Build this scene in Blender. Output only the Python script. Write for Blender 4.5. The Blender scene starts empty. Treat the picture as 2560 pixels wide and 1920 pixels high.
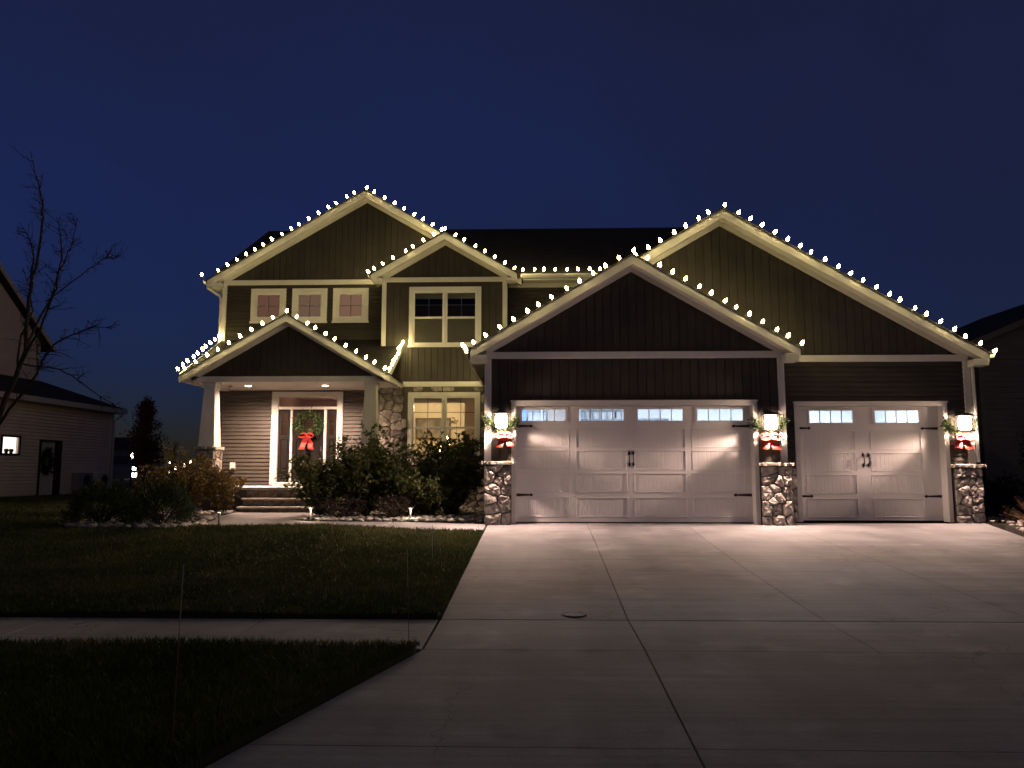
import bpy, math, random
import numpy as np
from mathutils import Vector, Matrix, noise as mnoise
R = math.radians
random.seed(7); RNG = np.random.default_rng(7)
scene = bpy.context.scene
COL = scene.collection

# ------------------------------------------------------------------ camera, sky, sun, exposure
cam = bpy.data.cameras.new('camera'); camo = bpy.data.objects.new('camera', cam); COL.objects.link(camo)
cam.sensor_width = 36; cam.lens = 36*1923/2560; cam.clip_end = 2000; cam.clip_start = 0.05
camo.location = (0, 0, 1.09)
camo.rotation_euler = (R(90)+math.atan(215/1923), 0, math.atan(55/1923))
scene.camera = camo
scene.render.engine = 'CYCLES'
scene.cycles.use_denoising = True; scene.cycles.pixel_filter_type = 'BLACKMAN_HARRIS'; scene.cycles.filter_width = 1.6
scene.cycles.max_bounces = 6; scene.cycles.diffuse_bounces = 3; scene.cycles.transparent_max_bounces = 12
scene.cycles.sample_clamp_indirect = 4; scene.cycles.caustics_reflective = False; scene.cycles.caustics_refractive = False
scene.view_settings.view_transform = 'Standard'; scene.view_settings.look = 'None'
scene.view_settings.gamma = 1; scene.view_settings.exposure = 0

world = bpy.data.worlds.new('World'); scene.world = world; world.use_nodes = True
wn = world.node_tree.nodes; wl = world.node_tree.links
for n in list(wn): wn.remove(n)
SUN_EL, SUN_ROT = R(2), R(135)
sky = wn.new('ShaderNodeTexSky'); sky.sky_type = 'NISHITA'; sky.sun_disc = False
sky.sun_elevation = SUN_EL; sky.sun_rotation = SUN_ROT; sky.air_density = 1.0; sky.dust_density = 0.3; sky.ozone_density = 6.0
bg = wn.new('ShaderNodeBackground'); bg.inputs[1].default_value = 0.05
wo = wn.new('ShaderNodeOutputWorld')
# thin night cloud: broad uneven brightness over the whole dome
tc = wn.new('ShaderNodeTexCoord'); cn = wn.new('ShaderNodeTexNoise'); cn.inputs['Scale'].default_value = 1.7; cn.inputs['Detail'].default_value = 5
cr = wn.new('ShaderNodeMapRange'); cr.inputs[1].default_value = 0.3; cr.inputs[2].default_value = 0.7; cr.inputs[3].default_value = 0.64; cr.inputs[4].default_value = 1.28
mm = wn.new('ShaderNodeVectorMath'); mm.operation = 'SCALE'
wl.new(tc.outputs['Generated'], cn.inputs['Vector']); wl.new(cn.outputs[0], cr.inputs[0])
wl.new(sky.outputs[0], mm.inputs[0]); wl.new(cr.outputs[0], mm.inputs['Scale'])
tint = wn.new('ShaderNodeVectorMath'); tint.operation = 'MULTIPLY_ADD'      # ozone-blue dusk plus the even glow of the town on the haze
tint.inputs[1].default_value = (.6, .45, 1.0); tint.inputs[2].default_value = (.19, .18, .05)
wl.new(mm.outputs[0], tint.inputs[0]); wl.new(tint.outputs[0], bg.inputs[0]); wl.new(bg.outputs[0], wo.inputs[0])

sl = bpy.data.lights.new('sun', 'SUN'); so = bpy.data.objects.new('sun', sl); COL.objects.link(so)
sl.energy = 0.1; sl.angle = R(40); sl.color = (1, .70, .50)      # faint glow of the town, from behind the camera
so.rotation_euler = (R(78), 0, R(42)); so.location = (10, -10, 4)

# ------------------------------------------------------------------ materials
MATS = {}
def lin(c): return tuple(c) + (1,)
def mat(name, col, rough=.6, spec=.3, noise=0.0, nscale=6, bump=0.0, bscale=40, metal=0, emit=None, estr=0, objrand=0.0, stretch=None, col2=None):
    m = bpy.data.materials.new(name); m.use_nodes = True; MATS[name] = m
    nt = m.node_tree; N = nt.nodes; L = nt.links; b = N['Principled BSDF']
    b.inputs['Base Color'].default_value = lin(col); b.inputs['Roughness'].default_value = rough
    b.inputs['Specular IOR Level'].default_value = spec; b.inputs['Metallic'].default_value = metal
    if emit: b.inputs['Emission Color'].default_value = lin(emit); b.inputs['Emission Strength'].default_value = estr
    tcn = N.new('ShaderNodeTexCoord'); mp = N.new('ShaderNodeMapping'); L.new(tcn.outputs['Object'], mp.inputs[0])
    if stretch: mp.inputs['Scale'].default_value = stretch
    src = None
    if noise or col2:
        t = N.new('ShaderNodeTexNoise'); t.inputs['Scale'].default_value = nscale; t.inputs['Detail'].default_value = 6; L.new(mp.outputs[0], t.inputs['Vector'])
        mx = N.new('ShaderNodeMix'); mx.data_type = 'RGBA'
        c2 = col2 if col2 else tuple(max(0, c*(1-noise)) for c in col); c1 = col if col2 else tuple(min(1, c*(1+noise)) for c in col)
        mx.inputs[6].default_value = lin(c1); mx.inputs[7].default_value = lin(c2)
        rp = N.new('ShaderNodeMapRange'); rp.inputs[1].default_value = .35; rp.inputs[2].default_value = .65; L.new(t.outputs[0], rp.inputs[0]); L.new(rp.outputs[0], mx.inputs[0])
        src = mx.outputs[2]
    if objrand:
        oi = N.new('ShaderNodeObjectInfo'); mr = N.new('ShaderNodeMapRange'); mr.inputs[3].default_value = 1-objrand; mr.inputs[4].default_value = 1+objrand
        L.new(oi.outputs['Random'], mr.inputs[0]); vm = N.new('ShaderNodeVectorMath'); vm.operation = 'SCALE'; L.new(mr.outputs[0], vm.inputs['Scale'])
        if src: L.new(src, vm.inputs[0])
        else: vm.inputs[0].default_value = col
        src = vm.outputs[0]
    if src: L.new(src, b.inputs['Base Color'])
    if bump:
        t2 = N.new('ShaderNodeTexNoise'); t2.inputs['Scale'].default_value = bscale; t2.inputs['Detail'].default_value = 5; L.new(mp.outputs[0], t2.inputs['Vector'])
        bp = N.new('ShaderNodeBump'); bp.inputs['Strength'].default_value = bump; bp.inputs['Distance'].default_value = .02
        L.new(t2.outputs[0], bp.inputs['Height']); L.new(bp.outputs[0], b.inputs['Normal'])
    return m
def emission(name, col, s):
    m = bpy.data.materials.new(name); m.use_nodes = True; N = m.node_tree.nodes; N.clear()
    e = N.new('ShaderNodeEmission'); e.inputs[0].default_value = lin(col); e.inputs[1].default_value = s
    o = N.new('ShaderNodeOutputMaterial'); m.node_tree.links.new(e.outputs[0], o.inputs[0]); MATS[name] = m
    return m
def glass(name, tint=(1, 1, 1), refl=.08):
    m = bpy.data.materials.new(name); m.use_nodes = True; N = m.node_tree.nodes; L = m.node_tree.links; N.clear()
    t = N.new('ShaderNodeBsdfTransparent'); t.inputs[0].default_value = lin(tint)
    g = N.new('ShaderNodeBsdfGlossy'); g.inputs['Roughness'].default_value = .02
    fr = N.new('ShaderNodeFresnel'); fr.inputs[0].default_value = 1.5
    ad = N.new('ShaderNodeMath'); ad.operation = 'ADD'; ad.inputs[1].default_value = refl-.04
    mx = N.new('ShaderNodeMixShader'); o = N.new('ShaderNodeOutputMaterial')
    L.new(fr.outputs[0], ad.inputs[0]); L.new(ad.outputs[0], mx.inputs[0]); L.new(t.outputs[0], mx.inputs[1]); L.new(g.outputs[0], mx.inputs[2]); L.new(mx.outputs[0], o.inputs[0])
    MATS[name] = m; return m
def leafmat(name, c1, c2, c3=None):
    """foliage colour varies from clump to clump and leaf to leaf"""
    m = mat(name, c1, rough=.6, spec=.25)
    N = m.node_tree.nodes; L = m.node_tree.links; b = N['Principled BSDF']
    at = N.new('ShaderNodeAttribute'); at.attribute_name = 'tone'
    rp = N.new('ShaderNodeValToRGB'); e = rp.color_ramp.elements
    e[0].color = lin(c1); e[1].color = lin(c2)
    if c3: k = rp.color_ramp.elements.new(.8); k.color = lin(c2); rp.color_ramp.elements[-1].color = lin(c3)
    L.new(at.outputs['Fac'], rp.inputs[0]); L.new(rp.outputs[0], b.inputs['Base Color'])
    tr = N.new('ShaderNodeBsdfTranslucent'); L.new(rp.outputs[0], tr.inputs[0])
    ms = N.new('ShaderNodeMixShader'); ms.inputs[0].default_value = .3
    L.new(b.outputs[0], ms.inputs[1]); L.new(tr.outputs[0], ms.inputs[2]); L.new(ms.outputs[0], N['Material Output'].inputs[0])
    return m

mat('siding', (.054, .048, .040), rough=.55, spec=.3, noise=.12, nscale=3, bump=.08, bscale=60, objrand=.05)
mat('siding_back', (.036, .032, .028), rough=.8)
mat('white', (.74, .73, .70), rough=.5, noise=.04, nscale=4, bump=.03, bscale=80)
mat('white_pvc', (.78, .77, .74), rough=.4, noise=.03, nscale=2)
mat('door_steel', (.76, .74, .73), rough=.5, noise=.03, nscale=2)
mat('black_iron', (.015, .013, .012), rough=.5, metal=.3, noise=.2, nscale=20)
mat('black_door', (.012, .010, .010), rough=.5, spec=.2, noise=.15, nscale=5, bump=.05, bscale=60)
mat('stone', (.31, .285, .255), rough=.85, noise=.4, nscale=9, bump=1.0, bscale=22, objrand=.4)
mat('riser_stone', (.15, .125, .105), rough=.85, noise=.35, nscale=9, bump=.6, bscale=26, objrand=.3)
mat('cap_stone', (.40, .36, .31), rough=.85, noise=.25, nscale=12, bump=.8, bscale=30, objrand=.1)
mat('mortar', (.085, .078, .07), rough=.95, noise=.3, nscale=20, bump=.6, bscale=60)
mat('tread', (.42, .39, .35), rough=.8, noise=.15, nscale=8, bump=.3, bscale=50)
mat('soil', (.035, .028, .022), rough=1, noise=.4, nscale=12, bump=.8, bscale=30)
mat('rock', (.38, .355, .335), rough=.85, noise=.3, nscale=14, bump=.5, bscale=40, objrand=.4)
mat('bark', (.05, .042, .036), rough=.95, noise=.35, nscale=18, bump=.8, bscale=40)
mat('room_wall', (.75, .66, .46), rough=.8, noise=.03, nscale=2)
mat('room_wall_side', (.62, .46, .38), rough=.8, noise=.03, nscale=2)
mat('room_floor', (.2, .12, .07), rough=.6, noise=.2, nscale=6)
mat('garage_wall', (.8, .82, .84), rough=.8, noise=.03, nscale=2)
mat('garage_floor', (.35, .35, .35), rough=.7, noise=.1, nscale=4)
mat('storage_blue', (.12, .2, .4), rough=.5, noise=.1); mat('storage_grey', (.2, .22, .25), rough=.5, noise=.1); mat('cardboard', (.16, .14, .13), rough=.8, noise=.12)
mat('red_ribbon', (.45, .035, .025), rough=.55, spec=.4, noise=.15, nscale=15, bump=.15, bscale=60)
mat('gold_ribbon', (.5, .42, .22), rough=.4)
mat('wire', (.01, .015, .01), rough=.6)
mat('plate', (.75, .72, .66), rough=.4)
mat('neighbour_siding', (.62, .52, .45), rough=.65, noise=.07, nscale=2, bump=.05, objrand=.04)
mat('neighbour_dark', (.10, .095, .095), rough=.7, noise=.1, nscale=2)
mat('neighbour_trim', (.5, .47, .43), rough=.6, noise=.05)
mat('ac_metal', (.22, .21, .2), rough=.5, noise=.1)
mat('steel', (.10, .095, .09), rough=.6, metal=.3, noise=.15)
mat('orange_rod', (.16, .07, .03), rough=.6); mat('white_rod', (.3, .3, .28), rough=.6)
mat('far_wall', (.10, .11, .14), rough=.9, noise=.1)
mat('iron_cover', (.03, .028, .027), rough=.7, noise=.4, nscale=30, bump=.5, metal=.4)
mat('picture_art', (.35, .30, .22), rough=.7, col2=(.12, .11, .08), nscale=3)
mat('asphalt', (.05, .05, .052), rough=.95, noise=.25, nscale=10, bump=.5, bscale=80)
leafmat('leaf_green', (.03, .048, .014), (.10, .12, .035), (.19, .17, .06))
leafmat('leaf_autumn', (.06, .05, .014), (.20, .135, .035), (.34, .24, .07))
leafmat('leaf_rust', (.09, .04, .02), (.30, .115, .05), (.42, .18, .08))
leafmat('leaf_burgundy', (.014, .010, .007), (.035, .02, .014), (.06, .028, .018))
leafmat('needle', (.010, .020, .010), (.028, .045, .02), (.05, .07, .03))
leafmat('wreath_green', (.025, .045, .02), (.075, .115, .045), (.14, .17, .075))
leafmat('hedge_yellow', (.05, .045, .012), (.16, .13, .03), (.3, .22, .06))
leafmat('straw', (.20, .10, .05), (.40, .22, .12), (.5, .32, .2))
leafmat('grass', (.02, .034, .007), (.058, .075, .016), (.11, .10, .036))
glass('glass'); glass('glass_door', (.75, .72, .7), .10); glass('glass_dark', (.8, .82, .8), .03)
emission('bulb', (1, .77, .31), 105)
emission('lantern_glow', (1, .70, .50), 75)
emission('can_glow', (1, .78, .62), 28)
emission('path_glow', (1, .76, .52), 4)
emission('tube_glow', (.72, .84, 1), 9)
emission('blind_glow_rose', (.17, .078, .052), 1.2); emission('blind_glow_tan', (.195, .110, .072), 1.2); emission('blind_glow_bright', (.254, .130, .085), 1.2)  # blinds emit by themselves, standing in for light from the rooms behind
emission('far_glow', (1, .82, .6), 26); emission('far_glow_blue', (.75, .75, 1), 14)
emission('window_lit', (1, .93, .8), 1.6)
emission('tree_bulb', (1, .66, .22), 40)
emission('room_lamp', (1, .76, .42), 6)

def screen_cloth():
    m = bpy.data.materials.new('screen_cloth'); m.use_nodes = True; N = m.node_tree.nodes; L = m.node_tree.links; b = N['Principled BSDF']; b.inputs['Base Color'].default_value = (.12, .115, .095, 1); b.inputs['Roughness'].default_value = .9
    t = N.new('ShaderNodeBsdfTransparent'); mx = N.new('ShaderNodeMixShader'); mx.inputs[0].default_value = .5; L.new(t.outputs[0], mx.inputs[1]); L.new(b.outputs[0], mx.inputs[2]); L.new(mx.outputs[0], N['Material Output'].inputs[0]); MATS['screen_cloth'] = m
screen_cloth()
def concrete():
    m = mat('concrete', (.25, .245, .255), rough=.82, spec=.25)
    N = m.node_tree.nodes; L = m.node_tree.links; b = N['Principled BSDF']
    tcn = N.new('ShaderNodeTexCoord')
    def ns(scale, detail, st=(1, 1, 1)):
        mp = N.new('ShaderNodeMapping'); mp.inputs['Scale'].default_value = st; L.new(tcn.outputs['Object'], mp.inputs[0])
        t = N.new('ShaderNodeTexNoise'); t.inputs['Scale'].default_value = scale; t.inputs['Detail'].default_value = detail; L.new(mp.outputs[0], t.inputs['Vector']); return t.outputs[0]
    def rng(s, a, b_, c, d):
        r = N.new('ShaderNodeMapRange'); r.inputs[1].default_value = a; r.inputs[2].default_value = b_; r.inputs[3].default_value = c; r.inputs[4].default_value = d; L.new(s, r.inputs[0]); return r.outputs[0]
    def mul(a, b_):
        r = N.new('ShaderNodeMath'); r.operation = 'MULTIPLY'; L.new(a, r.inputs[0]); L.new(b_, r.inputs[1]); return r.outputs[0]
    blot = rng(ns(.9, 6), .3, .7, .72, 1.2)
    broom = rng(ns(2.2, 5, (.12, 6, 1)), .3, .7, .84, 1.12)
    fine = rng(ns(60, 4), .3, .7, .88, 1.10)
    tyre = rng(ns(1.1, 4, (1.6, .10, 1)), .35, .65, .88, 1.06); stain = rng(ns(2.7, 8), .60, .74, 1.0, .74)
    worn = rng(ns(1.6, 9, (1, 1.4, 1)), .58, .72, 1.0, 1.35)
    oi = N.new('ShaderNodeObjectInfo'); rn = rng(oi.outputs['Random'], 0, 1, .93, 1.05)
    vo = N.new('ShaderNodeTexVoronoi'); vo.feature = 'DISTANCE_TO_EDGE'; vo.inputs['Scale'].default_value = .42
    wob = N.new('ShaderNodeTexNoise'); wob.inputs['Scale'].default_value = 3; wob.inputs['Detail'].default_value = 8; L.new(tcn.outputs['Object'], wob.inputs['Vector'])
    wm = N.new('ShaderNodeVectorMath'); wm.operation = 'MULTIPLY_ADD'; wm.inputs[1].default_value = (.5, .5, .5); L.new(wob.outputs['Color'], wm.inputs[0]); L.new(tcn.outputs['Object'], wm.inputs[2]); L.new(wm.outputs[0], vo.inputs['Vector'])
    crack = rng(vo.outputs['Distance'], .0008, .003, .45, 1.0); cmask = rng(ns(.35, 3), .5, .56, 0, 1)
    cmx = N.new('ShaderNodeMix'); cmx.inputs[2].default_value = 1; L.new(cmask, cmx.inputs[0]); L.new(crack, cmx.inputs[3])
    fine = mul(fine, cmx.outputs[0])
    f = mul(mul(mul(mul(blot, broom), mul(fine, worn)), rn), mul(tyre, stain))
    vm = N.new('ShaderNodeVectorMath'); vm.operation = 'SCALE'; vm.inputs[0].default_value = (.25, .245, .255); L.new(f, vm.inputs['Scale']); L.new(vm.outputs[0], b.inputs['Base Color'])
    bp = N.new('ShaderNodeBump'); bp.inputs['Strength'].default_value = .35; bp.inputs['Distance'].default_value = .01
    L.new(ns(26, 6, (.3, 3, 1)), bp.inputs['Height']); L.new(bp.outputs[0], b.inputs['Normal'])
    return m
concrete()
def shingles():
    m = mat('shingle', (.022, .02, .02), rough=.95)
    N = m.node_tree.nodes; L = m.node_tree.links; b = N['Principled BSDF']
    tcn = N.new('ShaderNodeTexCoord'); br = N.new('ShaderNodeTexBrick'); br.inputs['Scale'].default_value = 1
    br.inputs['Color1'].default_value = (.03, .027, .025, 1); br.inputs['Color2'].default_value = (.016, .015, .015, 1); br.inputs['Mortar'].default_value = (.006, .006, .006, 1)
    br.inputs['Brick Width'].default_value = .3; br.inputs['Row Height'].default_value = .14; br.inputs['Mortar Size'].default_value = .008
    L.new(tcn.outputs['Object'], br.inputs['Vector']); L.new(br.outputs[0], b.inputs['Base Color'])
    bp = N.new('ShaderNodeBump'); bp.inputs['Strength'].default_value = .6; bp.inputs['Distance'].default_value = .01; L.new(br.outputs['Fac'], bp.inputs['Height']); bp.invert = True; L.new(bp.outputs[0], b.inputs['Normal'])
shingles()
def turf():
    m = mat('turf', (.02, .028, .008), rough=1, col2=(.035, .036, .012), nscale=2.5, bump=1.0, bscale=50)
turf()

# ------------------------------------------------------------------ mesh helpers
def wloc(o):
    v = Vector((0, 0, 0))
    while o is not None: v += o.location; o = o.parent
    return v
class MB:
    def __init__(s): s.v = []; s.f = []
    def poly(s, pts):
        i = len(s.v); s.v += [tuple(p) for p in pts]; s.f.append(tuple(range(i, i+len(pts)))); return s
    def box(s, x0, x1, y0, y1, z0, z1):
        i = len(s.v)
        s.v += [(x0, y0, z0), (x1, y0, z0), (x1, y1, z0), (x0, y1, z0), (x0, y0, z1), (x1, y0, z1), (x1, y1, z1), (x0, y1, z1)]
        s.f += [tuple(i+k for k in q) for q in ((0, 3, 2, 1), (4, 5, 6, 7), (0, 1, 5, 4), (1, 2, 6, 5), (2, 3, 7, 6), (3, 0, 4, 7))]; return s
    def bbox(s, x0, x1, y0, y1, z0, z1, c=.006):
        """box whose front (-y) edges are chamfered"""
        i = len(s.v)
        s.v += [(x0, y1, z0), (x1, y1, z0), (x1, y1, z1), (x0, y1, z1), (x0, y0+c, z0), (x1, y0+c, z0), (x1, y0+c, z1), (x0, y0+c, z1), (x0+c, y0, z0+c), (x1-c, y0, z0+c), (x1-c, y0, z1-c), (x0+c, y0, z1-c)]
        s.f += [tuple(i+k for k in q) for q in ((8, 9, 10, 11), (4, 5, 9, 8), (5, 6, 10, 9), (6, 7, 11, 10), (7, 4, 8, 11), (0, 1, 5, 4), (1, 2, 6, 5), (2, 3, 7, 6), (3, 0, 4, 7), (0, 3, 2, 1))]; return s
    def prism(s, pts, off):
        n = len(pts); i = len(s.v); o = Vector(off)
        s.v += [tuple(p) for p in pts] + [tuple(Vector(p)+o) for p in pts]
        s.f += [tuple(range(i, i+n)), tuple(range(i+2*n-1, i+n-1, -1))]
        s.f += [(i+k, i+n+k, i+n+(k+1) % n, i+(k+1) % n) for k in range(n)]; return s
    def tube(s, path, r0, r1=None, n=6, cap=True):
        path = [Vector(p) for p in path]; r1 = r0 if r1 is None else r1; m = len(path); base = len(s.v); prev = None
        for k, p in enumerate(path):
            t = (path[min(k+1, m-1)]-path[max(k-1, 0)])
            t = t.normalized() if t.length > 1e-9 else Vector((0, 0, 1))
            if prev is None:
                a = Vector((1, 0, 0)) if abs(t.x) < .8 else Vector((0, 1, 0)); u = t.cross(a).normalized()
            else: u = (prev - t*prev.dot(t)).normalized()
            prev = u; w = t.cross(u); r = r0+(r1-r0)*k/max(1, m-1)
            for j in range(n):
                a = 2*math.pi*j/n; s.v.append(tuple(p+u*(r*math.cos(a))+w*(r*math.sin(a))))
        for k in range(m-1):
            for j in range(n):
                s.f.append((base+k*n+j, base+k*n+(j+1) % n, base+(k+1)*n+(j+1) % n, base+(k+1)*n+j))
        if cap: s.f.append(tuple(base+j for j in range(n-1, -1, -1))); s.f.append(tuple(base+(m-1)*n+j for j in range(n)))
        return s
    def lathe(s, prof, n=12, c=(0, 0, 0)):
        base = len(s.v)
        for (r, z) in prof:
            for j in range(n):
                a = 2*math.pi*j/n; s.v.append((c[0]+r*math.cos(a), c[1]+r*math.sin(a), c[2]+z))
        for k in range(len(prof)-1):
            for j in range(n): s.f.append((base+k*n+j, base+k*n+(j+1) % n, base+(k+1)*n+(j+1) % n, base+(k+1)*n+j))
        s.f.append(tuple(base+j for j in range(n-1, -1, -1))); s.f.append(tuple(base+(len(prof)-1)*n+j for j in range(n)))
        return s
    def build(s, name, m, parent=None, smooth=False, local=False):
        me = bpy.data.meshes.new(name); me.from_pydata(s.v, [], s.f); me.update()
        if smooth: me.polygons.foreach_set('use_smooth', [True]*len(me.polygons))
        return link(name, me, m, parent, local)
def link(name, me, m, parent=None, local=False):
    if m and not me.materials: me.materials.append(MATS[m])
    o = bpy.data.objects.new(name, me); COL.objects.link(o)
    if parent is not None:
        o.parent = parent
        if not local: o.location = -wloc(parent)
    return o
def thing(name, label, cat, loc=(0, 0, 0), group=None):
    o = bpy.data.objects.new(name, None); COL.objects.link(o); o.location = loc; o.empty_display_size = .2
    return tag(o, label, cat, group)
def tag(o, label, cat, group=None):
    o['label'] = label; o['category'] = cat
    if group: o['group'] = group
    return o
def struct(o, kind='structure'): o['kind'] = kind; return o
def lamp(name, typ, parent, loc, energy, col, size=.05, local=False, **kw):
    l = bpy.data.lights.new(name, typ); l.energy = energy; l.color = col
    if typ in ('POINT', 'SPOT'): l.shadow_soft_size = size
    for k, v in kw.items(): setattr(l, k, v)
    o = bpy.data.objects.new(name, l); COL.objects.link(o); o.parent = parent
    o.location = Vector(loc) - (Vector((0, 0, 0)) if local else wloc(parent)); return o
def copy_tree(o, parent=None):
    c = o.copy(); COL.objects.link(c)
    if parent is not None: c.parent = parent
    for ch in list(o.children): copy_tree(ch, c)
    return c
def subtract(a, b, holes):
    """interval [a,b] minus list of intervals"""
    segs = [(a, b)]
    for (h0, h1) in holes:
        ns = []
        for (p, q) in segs:
            if h1 <= p or h0 >= q: ns.append((p, q)); continue
            if h0 > p: ns.append((p, h0))
            if h1 < q: ns.append((h1, q))
        segs = ns
    return [(p, q) for p, q in segs if q-p > .01]
def wall_mb(x0, x1, z0, z1, y0, y1, holes=()):
    mb = MB(); xs = sorted({x0, x1, *[h[0] for h in holes], *[h[1] for h in holes]}); xs = [x for x in xs if x0 <= x <= x1]
    for a, b in zip(xs, xs[1:]):
        c = (a+b)/2; hs = [(h[2], h[3]) for h in holes if h[0] < c < h[1]]
        for p, q in subtract(z0, z1, hs): mb.box(a, b, y0, y1, p, q)
    return mb
def numpy_mesh(name, V, F, tone=None):
    me = bpy.data.meshes.new(name); nf, k = F.shape
    me.vertices.add(len(V)); me.vertices.foreach_set('co', V.astype(np.float32).ravel())
    me.loops.add(nf*k); me.loops.foreach_set('vertex_index', F.astype(np.int32).ravel())
    me.polygons.add(nf); me.polygons.foreach_set('loop_start', np.arange(0, nf*k, k, dtype=np.int32)); me.polygons.foreach_set('loop_total', np.full(nf, k, dtype=np.int32))
    me.update(); me.validate()
    if tone is not None:
        a = me.attributes.new('tone', 'FLOAT', 'POINT'); a.data.foreach_set('value', tone.astype(np.float32))
    return me
def leaves_mesh(name, P, D, size, width=.5, jitter=.6, tone=None, droop=.0):
    """pointed leaves: each a bent pair of triangles, root P, direction D"""
    n = len(P); D = D/np.maximum(np.linalg.norm(D, axis=1, keepdims=True), 1e-6)
    rv = RNG.normal(size=(n, 3)); S = np.cross(D, rv); S /= np.maximum(np.linalg.norm(S, axis=1, keepdims=True), 1e-6); Nn = np.cross(S, D)
    L = (size*(1+jitter*RNG.uniform(-1, 1, n)))[:, None]; Wd = L*width
    V = np.stack([P, P+D*L*.5+S*Wd*.5+Nn*L*.06, P+D*L-Nn*L*.1, P+D*L*.5-S*Wd*.5+Nn*L*.06], 1).reshape(-1, 3)
    F = np.arange(n*4).reshape(n, 4)
    if tone is None: tone = RNG.uniform(0, 1, n)
    return numpy_mesh(name, V, F, np.repeat(tone, 4))

# ------------------------------------------------------------------ the ground, pavements, driveway
def zc(y):            # level of the paving
    pts = [(-40, -.68), (2.6, -.68), (2.7, -.64), (6.77, -.435), (7.97, -.41), (16, 0), (16.3, .0), (500, .0)]
    for (a, za), (b, zb) in zip(pts, pts[1:]):
        if a <= y <= b: return za+(zb-za)*(y-a)/(b-a)
    return 0
def strip(name, ys, xfun, dz, m, thick=None):
    mb = MB()
    for a, b in zip(ys, ys[1:]):
        xa0, xa1 = xfun(a); xb0, xb1 = xfun(b); za, zb = zc(a)+dz, zc(b)+dz
        top = [(xa0, a, za), (xa1, a, za), (xb1, b, zb), (xb0, b, zb)]
        if thick: mb.prism(top, (0, 0, -thick))
        else: mb.poly(top)
    return mb.build(name, m)
gy = [-40, 2.6, 2.7, 6.77, 7.97, 10, 12, 14, 16, 20, 40, 90, 200, 260]
struct(strip('ground', gy, lambda y: (-200, 200), -.12, 'soil'))
struct(strip('street', [-40, 2.55], lambda y: (-120, 120), -.02, 'asphalt'))
def lerp(a, b, t): return a+(b-a)*t
def drive_left(y): return -.95 if y > 6.77 else lerp(-2.5, -.95, min(1, max(0, (y-2.7)/4.07)))
def drive_right(y): return lerp(7.0, 9.25, min(1, max(0, (y-8)/8)))
def clamp(t): return min(1., max(0., t))
def lawn_z(x, y):     # the lawn lies a little above the paving and swells towards the house
    return zc(y)+.045+.10*clamp((-1-x)/3)*clamp((y-9)/5)+.012*math.sin(x*1.7+y)*clamp((-1.2-x)/1)
def lawn(name, xs, yfun, ny):
    mb = MB(); cols = []
    for x in xs:
        y0, y1 = yfun(x); cols.append([(x, lerp(y0, y1, k/ny)) for k in range(ny+1)])
    for c in cols: mb.v += [(x, y, lawn_z(x, y)) for x, y in c]
    n = ny+1
    for i in range(len(cols)-1):
        for k in range(ny): mb.f.append((i*n+k, (i+1)*n+k, (i+1)*n+k+1, i*n+k+1))
    m0 = len(mb.v); ring = [i*n for i in range(len(cols))]+[(len(cols)-1)*n+k for k in range(1, n)]+[i*n+ny for i in range(len(cols)-2, -1, -1)]+[k for k in range(ny-1, 0, -1)]
    mb.v += [(mb.v[i][0], mb.v[i][1], mb.v[i][2]-.25) for i in ring]; q = len(ring)
    for j in range(q): mb.f.append((ring[j], m0+j, m0+(j+1) % q, ring[(j+1) % q]))
    return struct(mb.build(name, 'turf'))
def far_edge(x): return 14.45 if x > -6.1 else (lerp(14.45, 13.9, clamp((-6.1-x)/.6)) if x > -8.6 else lerp(13.9, 15.3, clamp((-8.6-x)/1.0)))
XS = [-.99-.4*k for k in range(22)]
lawn('lawn_front', XS[::-1], lambda x: (8.03, far_edge(x)), 14)
lawn('lawn_side', [-60, -30, -20, -15, -12, -10.5, XS[-1]-.01], lambda x: (8.03, 42.5), 40)
lawn('lawn_verge', [-60, -30, -20, -12, -8, -6, -4, -3, -2.5, -2, -1.5, -1.01], lambda x: (2.75 if x < -2.48 else lerp(2.75, 6.7, (x+2.54)/1.55), 6.72), 10)
lawn('lawn_right', [10.3, 20, 60], lambda x: (8.03, 40), 6)
lawn('lawn_verge_right', [9.0, 20, 60], lambda x: (2.75, 6.72), 3)
lawn('lawn_back', [-198, -60, 0, 198], lambda x: (46.5, 255), 4)
struct(strip('back_street', [42.6, 46.4], lambda y: (-198, 198), -.02, 'concrete'))

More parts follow.
